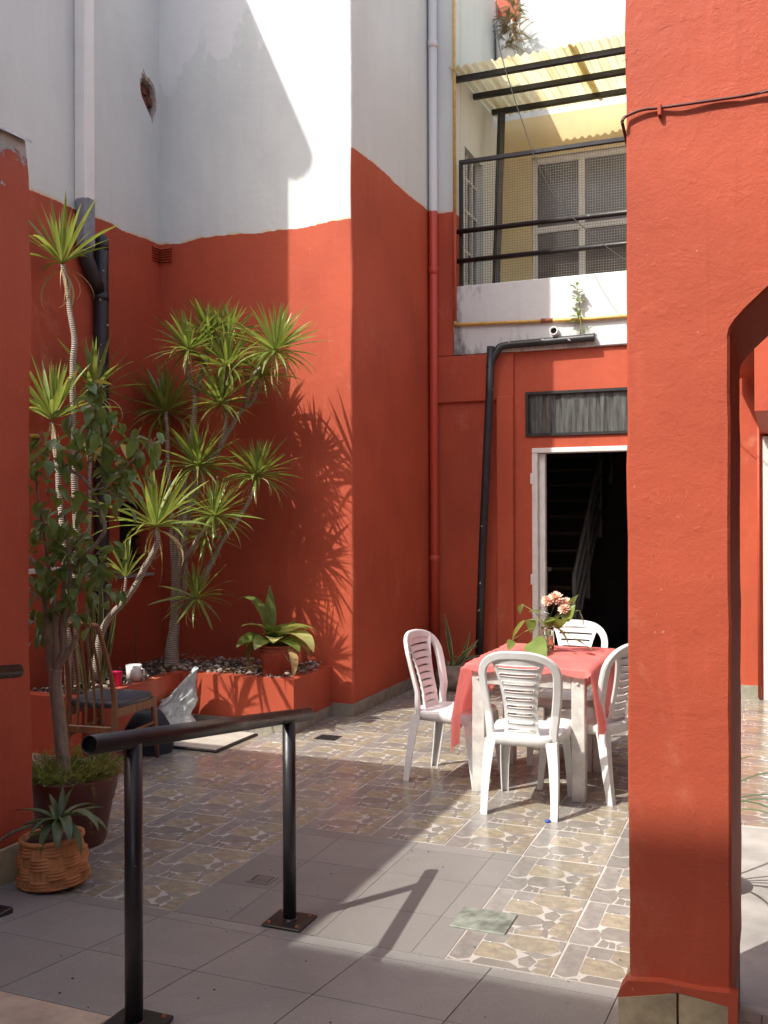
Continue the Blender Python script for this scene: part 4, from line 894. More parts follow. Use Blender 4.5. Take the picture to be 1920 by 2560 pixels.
# ------------------------------------------------------------------ plastic chairs, table
def make_chair():
    t = thing('plastic_chair', (0, 0, 0)); SH = .43
    # seat: dished superellipse with a skirt
    def ring(sx, sy, z, yo=0, n=48):
        out = []
        for k in range(n):
            a = 2 * math.pi * k / n; c, s_ = math.cos(a), math.sin(a); e = 2 / 4.5
            x = sx * abs(c) ** e * (1 if c >= 0 else -1); y = sy * abs(s_) ** e * (1 if s_ >= 0 else -1)
            x *= 1 + .10 * (y / sy); out.append(Vector((x, y + yo, z + (.006 * math.sin(math.pi * y / sy) if z > .42 else 0))))
        return out
    rs = [ring(.190, .205, .372), ring(.203, .218, .374), ring(.205, .22, .415), ring(.200, .215, .428), ring(.185, .20, .433), ring(.14, .16, .424), ring(.07, .08, .419), ring(.004, .004, .418)]
    mb = MB(); mb.add([p for r in rs for p in r], [(i * 48 + k, i * 48 + (k + 1) % 48, (i + 1) * 48 + (k + 1) % 48, (i + 1) * 48 + k) for i in range(len(rs) - 1) for k in range(48)], 0, True)
    rs2 = [ring(.190, .205, .372), ring(.192, .207, .41), ring(.14, .16, .413), ring(.01, .01, .412)]
    mb.add([p for r in rs2 for p in r], [(i * 48 + k, i * 48 + (k + 1) % 48, (i + 1) * 48 + (k + 1) % 48, (i + 1) * 48 + k) for i in range(3) for k in range(48)], 0, True)
    mb.build('seat', M_PLASTIC, t, origin=(0, 0, SH))
    def by(s): return -.175 - .115 * max(0, (s - .42) / .46) ** 1.15
    def B(x, s, off=0):  # back surface with a gentle wrap round the sitter
        return Vector((x, by(s) + .9 * x * x * (1 if s > .5 else .4) + off, s))
    # frame: swept flat band
    path = [(-.172, .395), (-.176, .46), (-.186, .54), (-.196, .62), (-.203, .69)]
    for k in range(1, 24):
        a = math.pi - math.pi * k / 24; c, s_ = math.cos(a), math.sin(a); e = 2 / 2.7
        path.append((.206 * abs(c) ** e * (1 if c > 0 else -1), .72 + .148 * abs(s_) ** e))
    path += [(-x, s) for x, s in [(-.203, .69), (-.196, .62), (-.186, .54), (-.176, .46), (-.172, .395)]]
    mb = MB(); vs = []; hw, ht = .0225, .013; L = len(path)
    prof_ = [(-hw, -ht * .4), (-hw, ht), (-hw * .7, ht * 1.25), (hw * .7, ht * 1.25), (hw, ht), (hw, -ht * .4), (hw * .72, -ht * .9), (-hw * .72, -ht * .9)]
    for i, (x, s) in enumerate(path):
        a = path[max(i - 1, 0)]; b_ = path[min(i + 1, L - 1)]; tx, ts = b_[0] - a[0], b_[1] - a[1]; l = math.hypot(tx, ts); nx_, ns_ = ts / l, -tx / l
        for (w_, d_) in prof_: vs.append(B(x + nx_ * w_, s + ns_ * w_, d_))
    n8 = len(prof_)
    mb.add(vs, [(i * n8 + k, i * n8 + (k + 1) % n8, (i + 1) * n8 + (k + 1) % n8, (i + 1) * n8 + k) for i in range(L - 1) for k in range(n8)] + [list(range(n8)), [(L - 1) * n8 + k for k in range(n8)]], 0, False)
    mb.build('back_frame', M_PLASTIC, t, origin=(0, -.2, .42))
    # splat with nine slots
    def wS(s):
        u = max(0, (s - .41) / .455); return .098 - .052 * u + .115 * u ** 2.2
    slots = [(.448 + i * .0435, .448 + i * .0435 + .0125) for i in range(9)]
    rows = sorted(set([.405, .425] + [q for ab in slots for q in ab] + [.845, .855, .862])); mb = MB(); nc = 10
    for side, off in ((0, -.006), (1, .006)):
        vs = []
        for s in rows:
            wd_ = wS(s); cs = [-wd_, -wd_ + .024] + [lerp(-wd_ + .024, wd_ - .024, q / 8) for q in range(1, 8)] + [wd_ - .024, wd_]
            vs += [B(x, s, off + .012 * (abs(x) / wd_) ** 2) for x in cs]
        fs = []
        for i in range(len(rows) - 1):
            insl = any(abs(rows[i] - a) < 1e-6 for a, b_ in slots)
            for c in range(10):
                if insl and 1 <= c <= 8: continue
                fs.append((i * 11 + c, i * 11 + c + 1, (i + 1) * 11 + c + 1, (i + 1) * 11 + c))
        mb.add(vs, fs, 0, False)
    n_ = len(rows) * 11
    for i in range(len(rows) - 1):                                   # rims of plate and slots
        insl = any(abs(rows[i] - a) < 1e-6 for a, b_ in slots)
        es = [(i * 11, (i + 1) * 11), (i * 11 + 10, (i + 1) * 11 + 10)]
        if insl: es += [(i * 11 + 1, (i + 1) * 11 + 1), (i * 11 + 9, (i + 1) * 11 + 9)] + [(r_ * 11 + c, r_ * 11 + c + 1) for r_ in (i, i + 1) for c in range(1, 9)]
        for a, b_ in es: mb.f.append([a, b_, b_ + n_, a + n_]); mb.m.append(0); mb.sm.append(False)
    for a, b_ in slots:                                               # raised lips behind each slot
        for s in (a - .0015, b_ + .0015):
            wd_ = wS(s) - .022; mb.tube([B(lerp(-wd_, wd_, q / 8), s, -.008 + .012 * (abs(lerp(-wd_, wd_, q / 8)) / wS(s)) ** 2) for q in range(9)], .0026, 5)
        for sg in (-1, 1):
            mb.tube([B(sg * (wS(s) - .022), s, -.004) for s in (a - .0015, b_ + .0015)], .0026, 5)
    mb.build('backrest', M_PLASTIC, t, origin=(0, -.2, .42))
    # legs: tapering angle sections
    for (sx, sy) in ((-1, -1), (1, -1), (-1, 1), (1, 1)):
        top = Vector((sx * .178, sy * .185, .40)); foot = Vector((sx * .190, -.235 if sy < 0 else .222, 0)); mb = MB(); vs = []
        for k in range(7):
            u = k / 6; c = top.lerp(foot, u); wd_ = lerp(.062, .036, u ** .7); tk = .0045; bow = .006 * math.sin(u * 3.14)
            ox, oy = -sx, -sy
            pf = [(0, 0), (wd_, 0), (wd_, tk + .003), (tk, tk), (tk + .003, wd_), (0, wd_)]
            vs += [Vector((c.x + sx * (.018 + bow) + ox * a, c.y + sy * .018 + oy * b_, c.z)) for a, b_ in pf]
        mb.add(vs, [(i * 6 + k, i * 6 + (k + 1) % 6, (i + 1) * 6 + (k + 1) % 6, (i + 1) * 6 + k) for i in range(6) for k in range(6)] + [tuple(range(6)), tuple(36 + k for k in range(6))])
        mb.build('leg', M_PLASTIC, t, origin=(foot.x, foot.y, 0))
    return t
chair = make_chair()
CH = [((-1.30, 5.35), 1, 'white plastic chair with its slotted back set at the bolted table side'),
      ((-1.855, 5.745), -97, 'white plastic chair left of the table, half under the hanging cloth corner'),
      ((-1.30, 6.42), 178, 'white plastic chair between the table and the dark doorway'),
      ((-1.03, 5.775), 70, 'white plastic chair partly hidden by the red pillar')]
for k, (xy, rot, lab) in enumerate(CH):
    c = chair if k == 0 else copy_tree(chair)
    c.location = (xy[0], xy[1], 0.001); c.rotation_euler = (0, 0, R(rot)); tag(c, lab, 'chair', 'white plastic chairs round the table')
tb = thing('table', (-1.35, 5.95, 0), 'white painted wooden table under the coral cloth', 'table')
TX, TXb, TYa, TYb, TZ = -1.70, -.985, 5.48, 6.42, .745
MB().bbox(TX, TXb, TYa, TYb, TZ - .025, TZ, .004).build('tabletop', M_TABLE, tb)
for x in (TX + .03, TXb - .105):
    for y in (TYa + .012, TYb - .25):
        lg = MB().bbox(x, x + .075, y, y + .075, 0, TZ - .026, .004).build('leg', M_TABLE, tb)
        if y < 5.7:
            bo = MB().lathe([(0, .008), (.008, .007), (.011, 0)], (0, 0, 0), 10); bo.v = [Matrix.Translation((x + .037, y - .0005, .665)) @ Matrix.Rotation(R(90), 4, 'X') @ p for p in bo.v]; bo.build('bolt', M_TABLE, lg)
for y in (TYa + .02, TYb - .24): MB().bbox(TX + .107, TXb - .107, y, y + .025, TZ - .115, TZ - .026, .003).build('apron', M_TABLE, tb)
for x in (TX + .035, TXb - .06): MB().bbox(x, x + .025, TYa + .09, TYb - .252, TZ - .115, TZ - .026, .003).build('apron', M_TABLE, tb)
# cloth
cl = MB(); na, nb_ = 64, 48; vs = []
LD = lambda v: lerp(.36, .27, v) + .05 * math.sin(v * 7) + (.12 * max(0, 1 - v * 5)); RD = lambda v: .30 + .07 * math.sin(v * 5 + 1)
for j in range(nb_ + 1):
    v = max(0, (j - 4) / (nb_ - 4)); y = lerp(TYa - .010, TYb - .02, v); fd = max(0, (4 - j) / 4)
    for i in range(na + 1):
        u = i / na; tot = LD(v) + (TXb - TX) + RD(v); s = u * tot - LD(v); W_ = TXb - TX
        zt = TZ + .004 + .003 * n3((s * 9, y * 9, 0), 1) + .007 * max(0, n3((s * 4, y * 4, 3), 1)) + .004 * max(0, 1 - abs(s - .35 - .04 * math.sin(y * 9)) / .03) + .004 * max(0, 1 - abs(y - 5.95 - .03 * math.sin(s * 8)) / .03)
        if s < 0:
            d = -s; f = min(1, d / .3); fold = .026 * math.sin(v * 17 + 1.0) * f + .010 * math.sin(v * 41) * f + .018 * n3((v * 8, d * 4, 1), 1) * f
            x = TX - .012 - .035 * f + fold - .03 * f; z = zt - d; yy = y + .02 * f * math.sin(v * 11) - (.05 * f * max(0, 1 - v * 4))
        elif s > W_:
            d = s - W_; f = min(1, d / .3); fold = .024 * math.sin(v * 15) * f + .009 * math.sin(v * 37) * f
            x = TXb + .012 + .04 * f + fold; z = zt - d; yy = y + .018 * f * math.sin(v * 9 + 2)
        else:
            x = TX + s; z = zt; yy = y
        if 0 <= s <= W_: z -= fd * (.028 + .018 * math.sin(s * 11 + .5) ** 2); yy -= fd * .006
        else: yy -= fd * .05
        vs.append((x, yy, z))
cl.add(vs, [(j * (na + 1) + i, j * (na + 1) + i + 1, (j + 1) * (na + 1) + i + 1, (j + 1) * (na + 1) + i) for j in range(nb_) for i in range(na)], 0, True)
clo = cl.build('tablecloth', M_CLOTH); tag(clo, 'sheer coral cloth with frayed edges hanging off the white table', 'tablecloth')
fr_ = MB()
edge = [vs[i] for i in range(na + 1)] + [vs[j * (na + 1)] for j in range(nb_ + 1)] + [vs[j * (na + 1) + na] for j in range(nb_ + 1)]
for p in edge:
    for _ in range(2):
        a = Vector(p); L_ = random.uniform(.008, .03); e = a + Vector((random.uniform(-.008, .008), -random.uniform(0, .012), -L_)); fr_.tube([a, a.lerp(e, .5) + Vector((random.uniform(-.003, .003), -.002, 0)), e], .0006, 3)
fr_.build('fringe', M_CLOTH, clo, kind='stuff')

# ------------------------------------------------------------------ leaf shapes
def strip(L, wmax, prof, droop, fold=.25, seg=9, twist=0.0, curl=1.6):
    """leaf along +X from the origin, +Z up; droop = total bend in radians"""
    mb = MB(); p = Vector((0, 0, 0)); vs = []; uvs = []
    for k in range(seg + 1):
        u = k / seg; a = -droop * u ** curl; w_ = wmax * prof(u); tw = twist * u
        t = Vector((math.cos(a), 0, math.sin(a))); nn = Vector((-math.sin(a), 0, math.cos(a)))
        sd = Vector((0, math.cos(tw), 0)) + nn * math.sin(tw)
        vs += [p + sd * w_ * .5 + nn * w_ * fold * .5, p.copy(), p - sd * w_ * .5 + nn * w_ * fold * .5]; uvs += [(0, u), (.5, u), (1, u)]
        p = p + t * (L / seg)
    mb.add(vs, [(k * 3 + c, k * 3 + c + 1, k * 3 + c + 4, k * 3 + c + 3) for k in range(seg) for c in (0, 1)], 0, True, uvs); return mb
def mesh_of(mb, mats, name='leaf'):
    o = mb.build(name, mats, origin=(0, 0, 0)); d = o.data; bpy.data.objects.remove(o); return d
blade_p = lambda u: (.55 + .9 * u if u < .4 else .91 * (1 - ((u - .4) / .6) ** 1.9)) + .02
def dirmat(p, az_, el, roll=0): return Matrix.Translation(p) @ Matrix.Rotation(az_, 4, 'Z') @ Matrix.Rotation(-el, 4, 'Y') @ Matrix.Rotation(roll, 4, 'X')
BL = [mesh_of(strip(1.0, .070, blade_p, d, .3, 9, tw), M_BLADE, 'dracaena_leaf') for d, tw in ((.04, .2), (.12, -.3), (.25, .4), (.45, -.4), (.75, .5), (1.2, -.2))]
BLMB = [strip(1.0, .066, blade_p, d, .3, 7, tw) for d, tw in ((.05, .3), (.15, -.3), (.3, .4), (.6, -.4), (1.1, .3))]
DEADMB = [strip(1.0, .045, blade_p, d, .3, 7, 1.5) for d in (1.6, 2.2)]
def rosette(parent, p, L, n=46, indiv=16, tilt=(0, 0), up=0.0, wide=1.0, dead=9):
    """a head of sword leaves; the most open ones single objects, the inner tuft one mesh"""
    p = Vector(p); L *= 1.12 * random.uniform(.88, 1.1); n = int(n * random.uniform(.8, 1.15)); tm = Matrix.Rotation(tilt[0], 4, 'X') @ Matrix.Rotation(tilt[1], 4, 'Y'); mb = MB(); rest = []
    for i in range(n):
        u = (i + .5) / n; a = i * 2.39996 + random.uniform(-.25, .25)
        el = lerp(R(86), R(-30 + up * 60), u ** 1.15) + random.uniform(-.12, .12); l = L * random.uniform(.78, 1.12) * (.82 + .3 * math.sin(u * 2.6))
        M = Matrix.Translation(p) @ tm @ Matrix.Rotation(a, 4, 'Z') @ Matrix.Rotation(-el, 4, 'Y') @ Matrix.Rotation(random.uniform(-.5, .5), 4, 'X') @ Matrix.Diagonal((l, l * wide, l * wide, 1))
        dr = min(5, max(0, int(u * 4.2 + random.uniform(-.6, 1.2))))
        rest.append((u, M, dr))
    pick = set(random.sample(range(n), min(indiv, n)))
    for i, (u, M, dr) in enumerate(rest):
        if i not in pick:
            src = BLMB[min(dr, 4)]; b0 = len(mb.v); mb.add([M @ v for v in src.v], src.f, 0, True, [src.uv[q] for q in range(len(src.v))])
    for _ in range(dead):
        src = random.choice(DEADMB); M = Matrix.Translation(p - Vector((0, 0, .02))) @ Matrix.Rotation(random.random() * 6.28, 4, 'Z') @ Matrix.Rotation(-R(random.uniform(-60, 15)), 4, 'Y') @ Matrix.Scale(L * random.uniform(.5, .95), 4)
        mb.add([M @ v for v in src.v], src.f, 1, True, [src.uv[q] for q in range(len(src.v))])
    h = mb.build('leaf_tuft', [M_BLADE, M_BLADED], parent, origin=p, kind='stuff')
    for i in pick: place('leaf', BL[rest[i][2]], rest[i][1], h)
    return h
def trunk(parent, pts, r0, r1, name='trunk', mat_=None, n=10, wobble=.012):
    pa = smoothpath(pts, 6); pa = [pa[0]] + wob(pa[1:-1], wobble, 5) + [pa[-1]]; k = len(pa)
    return MB().tube(pa, [lerp(r0, r1, i / (k - 1)) * (1 + .08 * n3((i * .7, r0 * 90, 0), 1)) for i in range(k)], n).build(name, mat_ or M_RING, parent)

# ------------------------------------------------------------------ dracaenas
d1 = thing('dracaena', (-4.52, 6.66, .4), 'many-headed dracaena clump casting spiky shadows on the sunlit red wall', 'plant')
S = lambda x, y, Y: P(400 + x / 2.633, 720 + y / 2.633, Y=Y)
b1 = S(80, 2430, 6.66)
fk = S(100, 2210, 6.66)
trunk(d1, [b1 + Vector((0, 0, -.06)), b1 + Vector((0, 0, .10)), fk, S(118, 2060, 6.64)], .066, .024, mat_=M_RING)
trunk(d1, [lerp(b1, fk, .6), fk + Vector((random.uniform(-.02, .02), random.uniform(-.02, .02), 0)), S(95, 1900, 6.64), S(120, 1600, 6.62), S(170, 1250, 6.6), S(215, 900, 6.6), S(235, 700, 6.58)], .027, .02)
trunk(d1, [lerp(b1, fk, .6), fk + Vector((random.uniform(-.02, .02), random.uniform(-.02, .02), 0)), S(125, 1900, 6.56), S(165, 1550, 6.52), S(230, 1240, 6.5), S(245, 1175, 6.5)], .024, .018)
trunk(d1, [lerp(b1, fk, .6), fk + Vector((random.uniform(-.02, .02), random.uniform(-.02, .02), 0)), S(155, 2000, 6.7), S(175, 1600, 6.7), S(290, 1200, 6.7), S(400, 1050, 6.72), S(440, 850, 6.74), S(430, 620, 6.76), S(440, 525, 6.78)], .026, .016)
trunk(d1, [S(235, 700, 6.58), S(185, 560, 6.56), S(185, 420, 6.55)], .022, .016, 'branch')
trunk(d1, [S(235, 700, 6.58), S(290, 520, 6.62), S(330, 330, 6.66)], .022, .016, 'branch')
trunk(d1, [S(400, 1050, 6.72), S(520, 830, 6.78), S(610, 740, 6.8), S(660, 575, 6.82)], .022, .014, 'branch')
trunk(d1, [S(560, 790, 6.78), S(600, 600, 6.7), S(690, 500, 6.68), S(755, 415, 6.66)], .016, .014, 'branch')
trunk(d1, [S(165, 2110, 6.6), S(290, 1900, 6.66), S(400, 1690, 6.72), S(510, 1530, 6.76), S(590, 1390, 6.78), S(625, 1245, 6.8)], .026, .014, 'branch')
trunk(d1, [S(160, 1800, 6.5), S(250, 1650, 6.42), S(355, 1505, 6.38)], .018, .013, 'branch')
trunk(d1, [S(95, 1900, 6.64), S(60, 1300, 6.72), S(40, 815, 6.8)], .02, .015, 'branch')
for (x, y, Y, L, tl) in ((185, 405, 6.45, .31, (0, -.2)), (325, 320, 6.66, .30, (0, 0)), (440, 520, 6.55, .31, (0, .05)), (755, 412, 6.52, .33, (0, .15)), (668, 570, 6.75, .28, (0, .2)), (400, 760, 6.52, .31, (.1, 0)),
        (250, 1170, 6.45, .34, (0, -.05)), (635, 1235, 6.70, .32, (0, .1)), (358, 1500, 6.35, .33, (0, .12)), (300, 1630, 6.60, .26, (.3, .2)), (240, 2040, 6.5, .27, (.2, .1)), (40, 812, 6.95, .40, (0, -.1)), (445, 330, 6.75, .27, (0, .1))):
    lowv = y in (1630, 2040)
    rosette(d1, S(x, y, Y), L, 48 if lowv else 80, 17, tl, -.3 if lowv else .05)
def single(name_lab, pts, Y, head, L, r0, r1, tilt=(0, 0), n=50, up=.35, extra=None):
    pp_ = [D(x, y, Y=Yq) for x, y, Yq in pts]; t = thing('dracaena', (pp_[0].x, pp_[0].y, .38), name_lab, 'plant', None)
    trunk(t, pp_, r0, r1); rosette(t, D(head[0], head[1], Y=head[2]), L, n, 20, tilt, up)
    return t
single('tallest dracaena, one thin bare ringed stem topped by a single head', [(165, 1520, 5.75), (160, 1300, 5.7), (163, 1130, 5.68), (160, 1000, 5.65), (156, 880, 5.62), (158, 790, 5.6), (160, 730, 5.6), (150, 670, 5.6), (146, 630, 5.6), (135, 572, 5.58)], 5.6, (134, 570, 5.58), .42, .027, .017, (0, -.05), 54, .8)
single('dracaena with fat upright tuft and pale ringed stem beside the boundary wall', [(150, 1500, 5.5), (146, 1330, 5.48), (140, 1210, 5.46), (133, 1130, 5.45), (124, 1030, 5.45), (118, 950, 5.45), (112, 912, 5.45)], 5.45, (112, 908, 5.45), .46, .024, .016, (0, .05), 46, .75)
single('slender dracaena with small shaded tuft in front of the black drainpipe', [(195, 1500, 6.0), (192, 1380, 5.98), (190, 1200, 5.95), (194, 1080, 5.93), (197, 960, 5.92), (203, 860, 5.9)], 5.9, (203, 850, 5.9), .36, .02, .014, (0, 0), 34, .75)
d5 = single('dracaena with curved sunlit stem leaning over the wooden chair', [(205, 1470, 5.72), (216, 1385, 5.72), (232, 1340, 5.73), (262, 1305, 5.75), (292, 1265, 5.77), (310, 1230, 5.78), (330, 1195, 5.79), (341, 1165, 5.8), (338, 1145, 5.8)], 5.8, (336, 1138, 5.8), .44, .026, .019, (0, -.05), 58, .4)
rosette(d5, D(272, 1246, Y=5.72), .24, 20, 8, (0, -.05), .9, 1.0, 0)
trunk(d5, [D(262, 1302, Y=5.75), D(270, 1275, Y=5.73), D(272, 1246, Y=5.72)], .012, .009, 'side_shoot')

# ------------------------------------------------------------------ snake plants
def snake(lab, leaves, Y):
    p0 = D(leaves[0][0], leaves[0][1], Y=Y); t = thing('snake_plant', (p0.x, p0.y, .38), lab, 'plant')
    for (x0, y0, x1, y1, wd_) in leaves:
        a = D(x0, y0, Y=Y + random.uniform(-.06, .06)); b_ = D(x1, y1, Y=Y + random.uniform(-.1, .1)); L = (b_ - a).length
        sp_ = lambda u: (.55 + .8 * u if u < .5 else .95 * (1 - ((u - .5) / .5) ** 2.2)) + .02
        mb = strip(L, wd_, sp_, random.uniform(-.1, .2), .35, 9, random.uniform(-.8, .8))
        dv_ = (b_ - a).normalized(); M = Matrix.Translation(a) @ dv_.to_track_quat('X', 'Z').to_matrix().to_4x4() @ Matrix.Rotation(random.uniform(0.6, 2.2), 4, 'X')
        mb.v = [M @ v for v in mb.v]; mb.build('leaf', M_SNAKE, t, origin=a)
    return t
snake('tall yellow-edged snake plant clump behind the wooden chair', [(200, 1470, 192, 1240, .055), (205, 1470, 200, 1255, .05), (212, 1470, 222, 1240, .05), (218, 1470, 240, 1290, .05), (226, 1460, 262, 1260, .055), (190, 1470, 175, 1290, .05), (182, 1480, 160, 1330, .05), (196, 1480, 207, 1300, .045), (222, 1475, 250, 1330, .04), (172, 1480, 150, 1300, .05)], 5.95)
snake('broad mottled snake plant leaf standing behind the chair spindles', [(180, 1500, 172, 1385, .075), (192, 1500, 200, 1420, .05)], 5.62)
snake('lone upright snake plant leaf against the red corner wall', [(290, 1452, 291, 1330, .042), (296, 1452, 300, 1415, .025)], 6.55)
# ------------------------------------------------------------------ fallen pole, cups, sack
tag(MB().tube([D(415, 1452, Y=6.66), D(480, 1448, Y=6.72), D(566, 1440, Y=6.80)], .013, 10).tube([D(402, 1446, Y=6.75), D(470, 1452, Y=6.66)], .009, 8).build('bamboo_cane', m_flat('dry_cane', (0.34, 0.25, 0.13), 0.6, 0.3, 12)), 'dry canes lying on the planter rubble', 'cane')
pc_ = Vector((-4.385, 5.76, .405)); tag(MB().lathe([(0, .002), (.030, 0), (.040, .10), (.041, .10), (.0385, .098), (.029, .006), (0, .006)], pc_, 24).build('plastic_cup', M_PINK), 'bright pink plastic cup on the planter curb', 'cup')
mg = thing('mug', (-4.40, 5.98, .405), 'white mug standing behind the pink cup', 'mug')
MB().lathe([(0, .002), (.052, 0), (.058, .115), (.055, .115), (.050, .008), (0, .008)], (-4.40, 5.98, .405), 24).build('body', M_MUG, mg)
MB().tube([(-4.40 + .055, 5.98, .50), (-4.40 + .085, 5.985, .49), (-4.40 + .085, 5.985, .45), (-4.40 + .052, 5.98, .43)], .006, 6).build('handle', M_MUG, mg)
sk = MB(); ns, nr = 96, 60; vs = []; c0 = P(425, 1812, Y=6.22); c0.z = 0.0
for i in range(nr + 1):
    u = i / nr
    for k in range(ns):
        a = 2 * math.pi * k / ns; r = lerp(.15, .135, u) * (1 + .12 * math.sin(a * 3 + u * 3)) ; r *= (1 - .25 * u * abs(math.sin(a)))
        lean = .10 * u * u; crump = .030 * n3((math.cos(a) * 2.2, math.sin(a) * 2.2, u * 5), 1) + .020 * abs(n3((math.cos(a) * 5, math.sin(a) * 5, u * 7), 1)) - .016 * abs(n3((math.cos(a) * 9, math.sin(a) * 9, u * 13), 1))
        z = u * (.36 + .13 * math.cos(a - .3)); r = r + crump
        vs.append(c0 + Vector((r * math.cos(a) * 1.15 + lean, r * math.sin(a) * .7, max(0.004, z))))
sk.add(vs, [(i * ns + k, i * ns + (k + 1) % ns, (i + 1) * ns + (k + 1) % ns, (i + 1) * ns + k) for i in range(nr) for k in range(ns)], 0, True)
sk.add([c0 + Vector((0, 0, .26))] + [v + Vector((0, 0, -.07)) for v in vs[48 * ns:49 * ns]], [(0, 1 + k, 1 + (k + 1) % ns) for k in range(ns)])
tag(sk.build('sack', M_SACK), 'crumpled silver plastic sack slumped against the planter', 'sack')
bx = MB(); nn_ = 24; vs = []
for i in range(13):
    u = i / 12
    for k in range(nn_):
        a = 2 * math.pi * k / nn_; r = (1 - .5 * u ** 3) * (1 + .10 * n3((math.cos(a) * 2, math.sin(a) * 2, u * 4), 1)); vs.append(Vector((-4.02 + .17 * r * math.cos(a), 5.62 + .15 * r * math.sin(a), .004 + .27 * u + .02 * n3((math.cos(a) * 2, math.sin(a), 2), 1) * u)))
bx.add(vs, [(i * nn_ + k, i * nn_ + (k + 1) % nn_, (i + 1) * nn_ + (k + 1) % nn_, (i + 1) * nn_ + k) for i in range(12) for k in range(nn_)] + [[12 * nn_ + k for k in range(nn_)]], 0, True)
tag(bx.build('dark_bag', M_DARKCLOTH), 'dark bag stowed under the wooden chair seat', 'bag')

# ------------------------------------------------------------------ wooden chair
wc = thing('wooden_chair', (0, 0, 0), 'brown spindle-back chair with blue-grey padded seat beside the planter', 'chair')
def wl_(name, p, q, r0, r1, n=8): return MB().tube([p, lerp(Vector(p), Vector(q), .5), q], [r0, (r0 + r1) / 2 * 1.08, r1], n).build(name, M_WOOD, wc)
hw_b, hw_f = .165, .20
for sx in (-1, 1):
    MB().tube(smoothpath([(sx * (hw_b + .005), -.25, 0), (sx * hw_b, -.225, .22), (sx * hw_b, -.215, .43), (sx * (hw_b - .015), -.25, .66), (sx * (hw_b - .045), -.33, .93)], 5), [.017] * 5 + [.021] * 8 + [.016] * 8, 8).build('back_post', M_WOOD, wc)
    wl_('leg', (sx * hw_f, .20, .41), (sx * (hw_f + .012), .235, 0), .021, .014)
    MB().bbox(-.012, .012, -.20, .20, .345, .405, .004, M=Matrix.Translation((sx * (hw_b + hw_f) / 2, 0, 0)) @ Matrix.Rotation(sx * -.09, 4, 'Z')).build('seat_rail', M_WOOD, wc)
    wl_('stretcher', (sx * hw_b, -.225, .22), (sx * (hw_f + .006), .215, .24), .010, .010)
MB().bbox(-.20, .20, .19, .212, .345, .405, .004).build('seat_rail', M_WOOD, wc)
MB().bbox(-.155, .155, -.24, -.215, .245, .295, .006).build('lower_rail', M_WOOD, wc)
MB().tube([(-.125, -.33, .93), (-.06, -.338, .945), (.06, -.338, .945), (.125, -.33, .93)], [.017, .02, .02, .017], 8).build('top_rail', M_WOOD, wc)
for k in range(4):
    f = (k + 1) / 5 * 2 - 1; MB().tube(smoothpath([(f * .155, -.228, .27), (f * .14, -.235, .55), (f * .105, -.333, .935)], 4), .0095, 7).build('spindle', M_WOOD, wc)
sp2 = MB(); NN = 14; vs = []
def sring(s, z): 
    out = []
    for k in range(40):
        a = 2 * math.pi * k / 40; c, q = math.cos(a), math.sin(a); e = .42; x = (abs(c) ** e) * (1 if c > 0 else -1); y = (abs(q) ** e) * (1 if q > 0 else -1)
        out.append(Vector((x * s * lerp(hw_b + .02, hw_f + .025, (y + 1) / 2), y * s * .225 - .0, z)))
    return out
rr = [sring(.96, .405), sring(1, .415), sring(1.0, .432), sring(.95, .446), sring(.7, .455), sring(.3, .458), sring(.02, .458)]
sp2.add([p for r in rr for p in r], [(i * 40 + k, i * 40 + (k + 1) % 40, (i + 1) * 40 + (k + 1) % 40, (i + 1) * 40 + k) for i in range(6) for k in range(40)], 0, True)
sp2.build('seat_pad', M_SEAT, wc)
wc.location = (-4.05, 5.25, 0.001); wc.rotation_euler = (0, 0, R(6))

# ------------------------------------------------------------------ big pot with the ficus
FC = Vector((-3.26, 3.93, 0.001))
bpot = thing('plant_pot', FC, 'big brown plastic pot holding the leafy ficus', 'pot')
MB().lathe([(0, .004), (.155, 0), (.162, .02), (.195, .21), (.203, .215), (.207, .25), (.212, .255), (.223, .325), (.226, .335), (.218, .338), (.208, .30), (0, .29)], FC, 40).build('body', M_POT, bpot)
MB().lathe([(.209, .298), (.16, .312), (.08, .318), (0, .32)], FC, 32, fn=lambda r, z, a: (r, z + .012 * n3((math.cos(a) * r * 20, math.sin(a) * r * 20, 0), 1))).build('soil', M_SOIL, bpot)
fi = thing('ficus_tree', FC + Vector((0, 0, .31)), 'leafy ficus with several grey-brown stems growing from the big pot', 'tree')
def Fp(x, y, dy=0): return D(x, y, Y=FC.y + dy)
base = Fp(135, 1600); base = FC + Vector((-.04, .0, .28))
b2 = Fp(120, 1480); fork = Fp(122, 1445)
trunk(fi, [base, Fp(128, 1560), b2, fork], .036, .030, 'trunk', M_BARK, 12, .006)
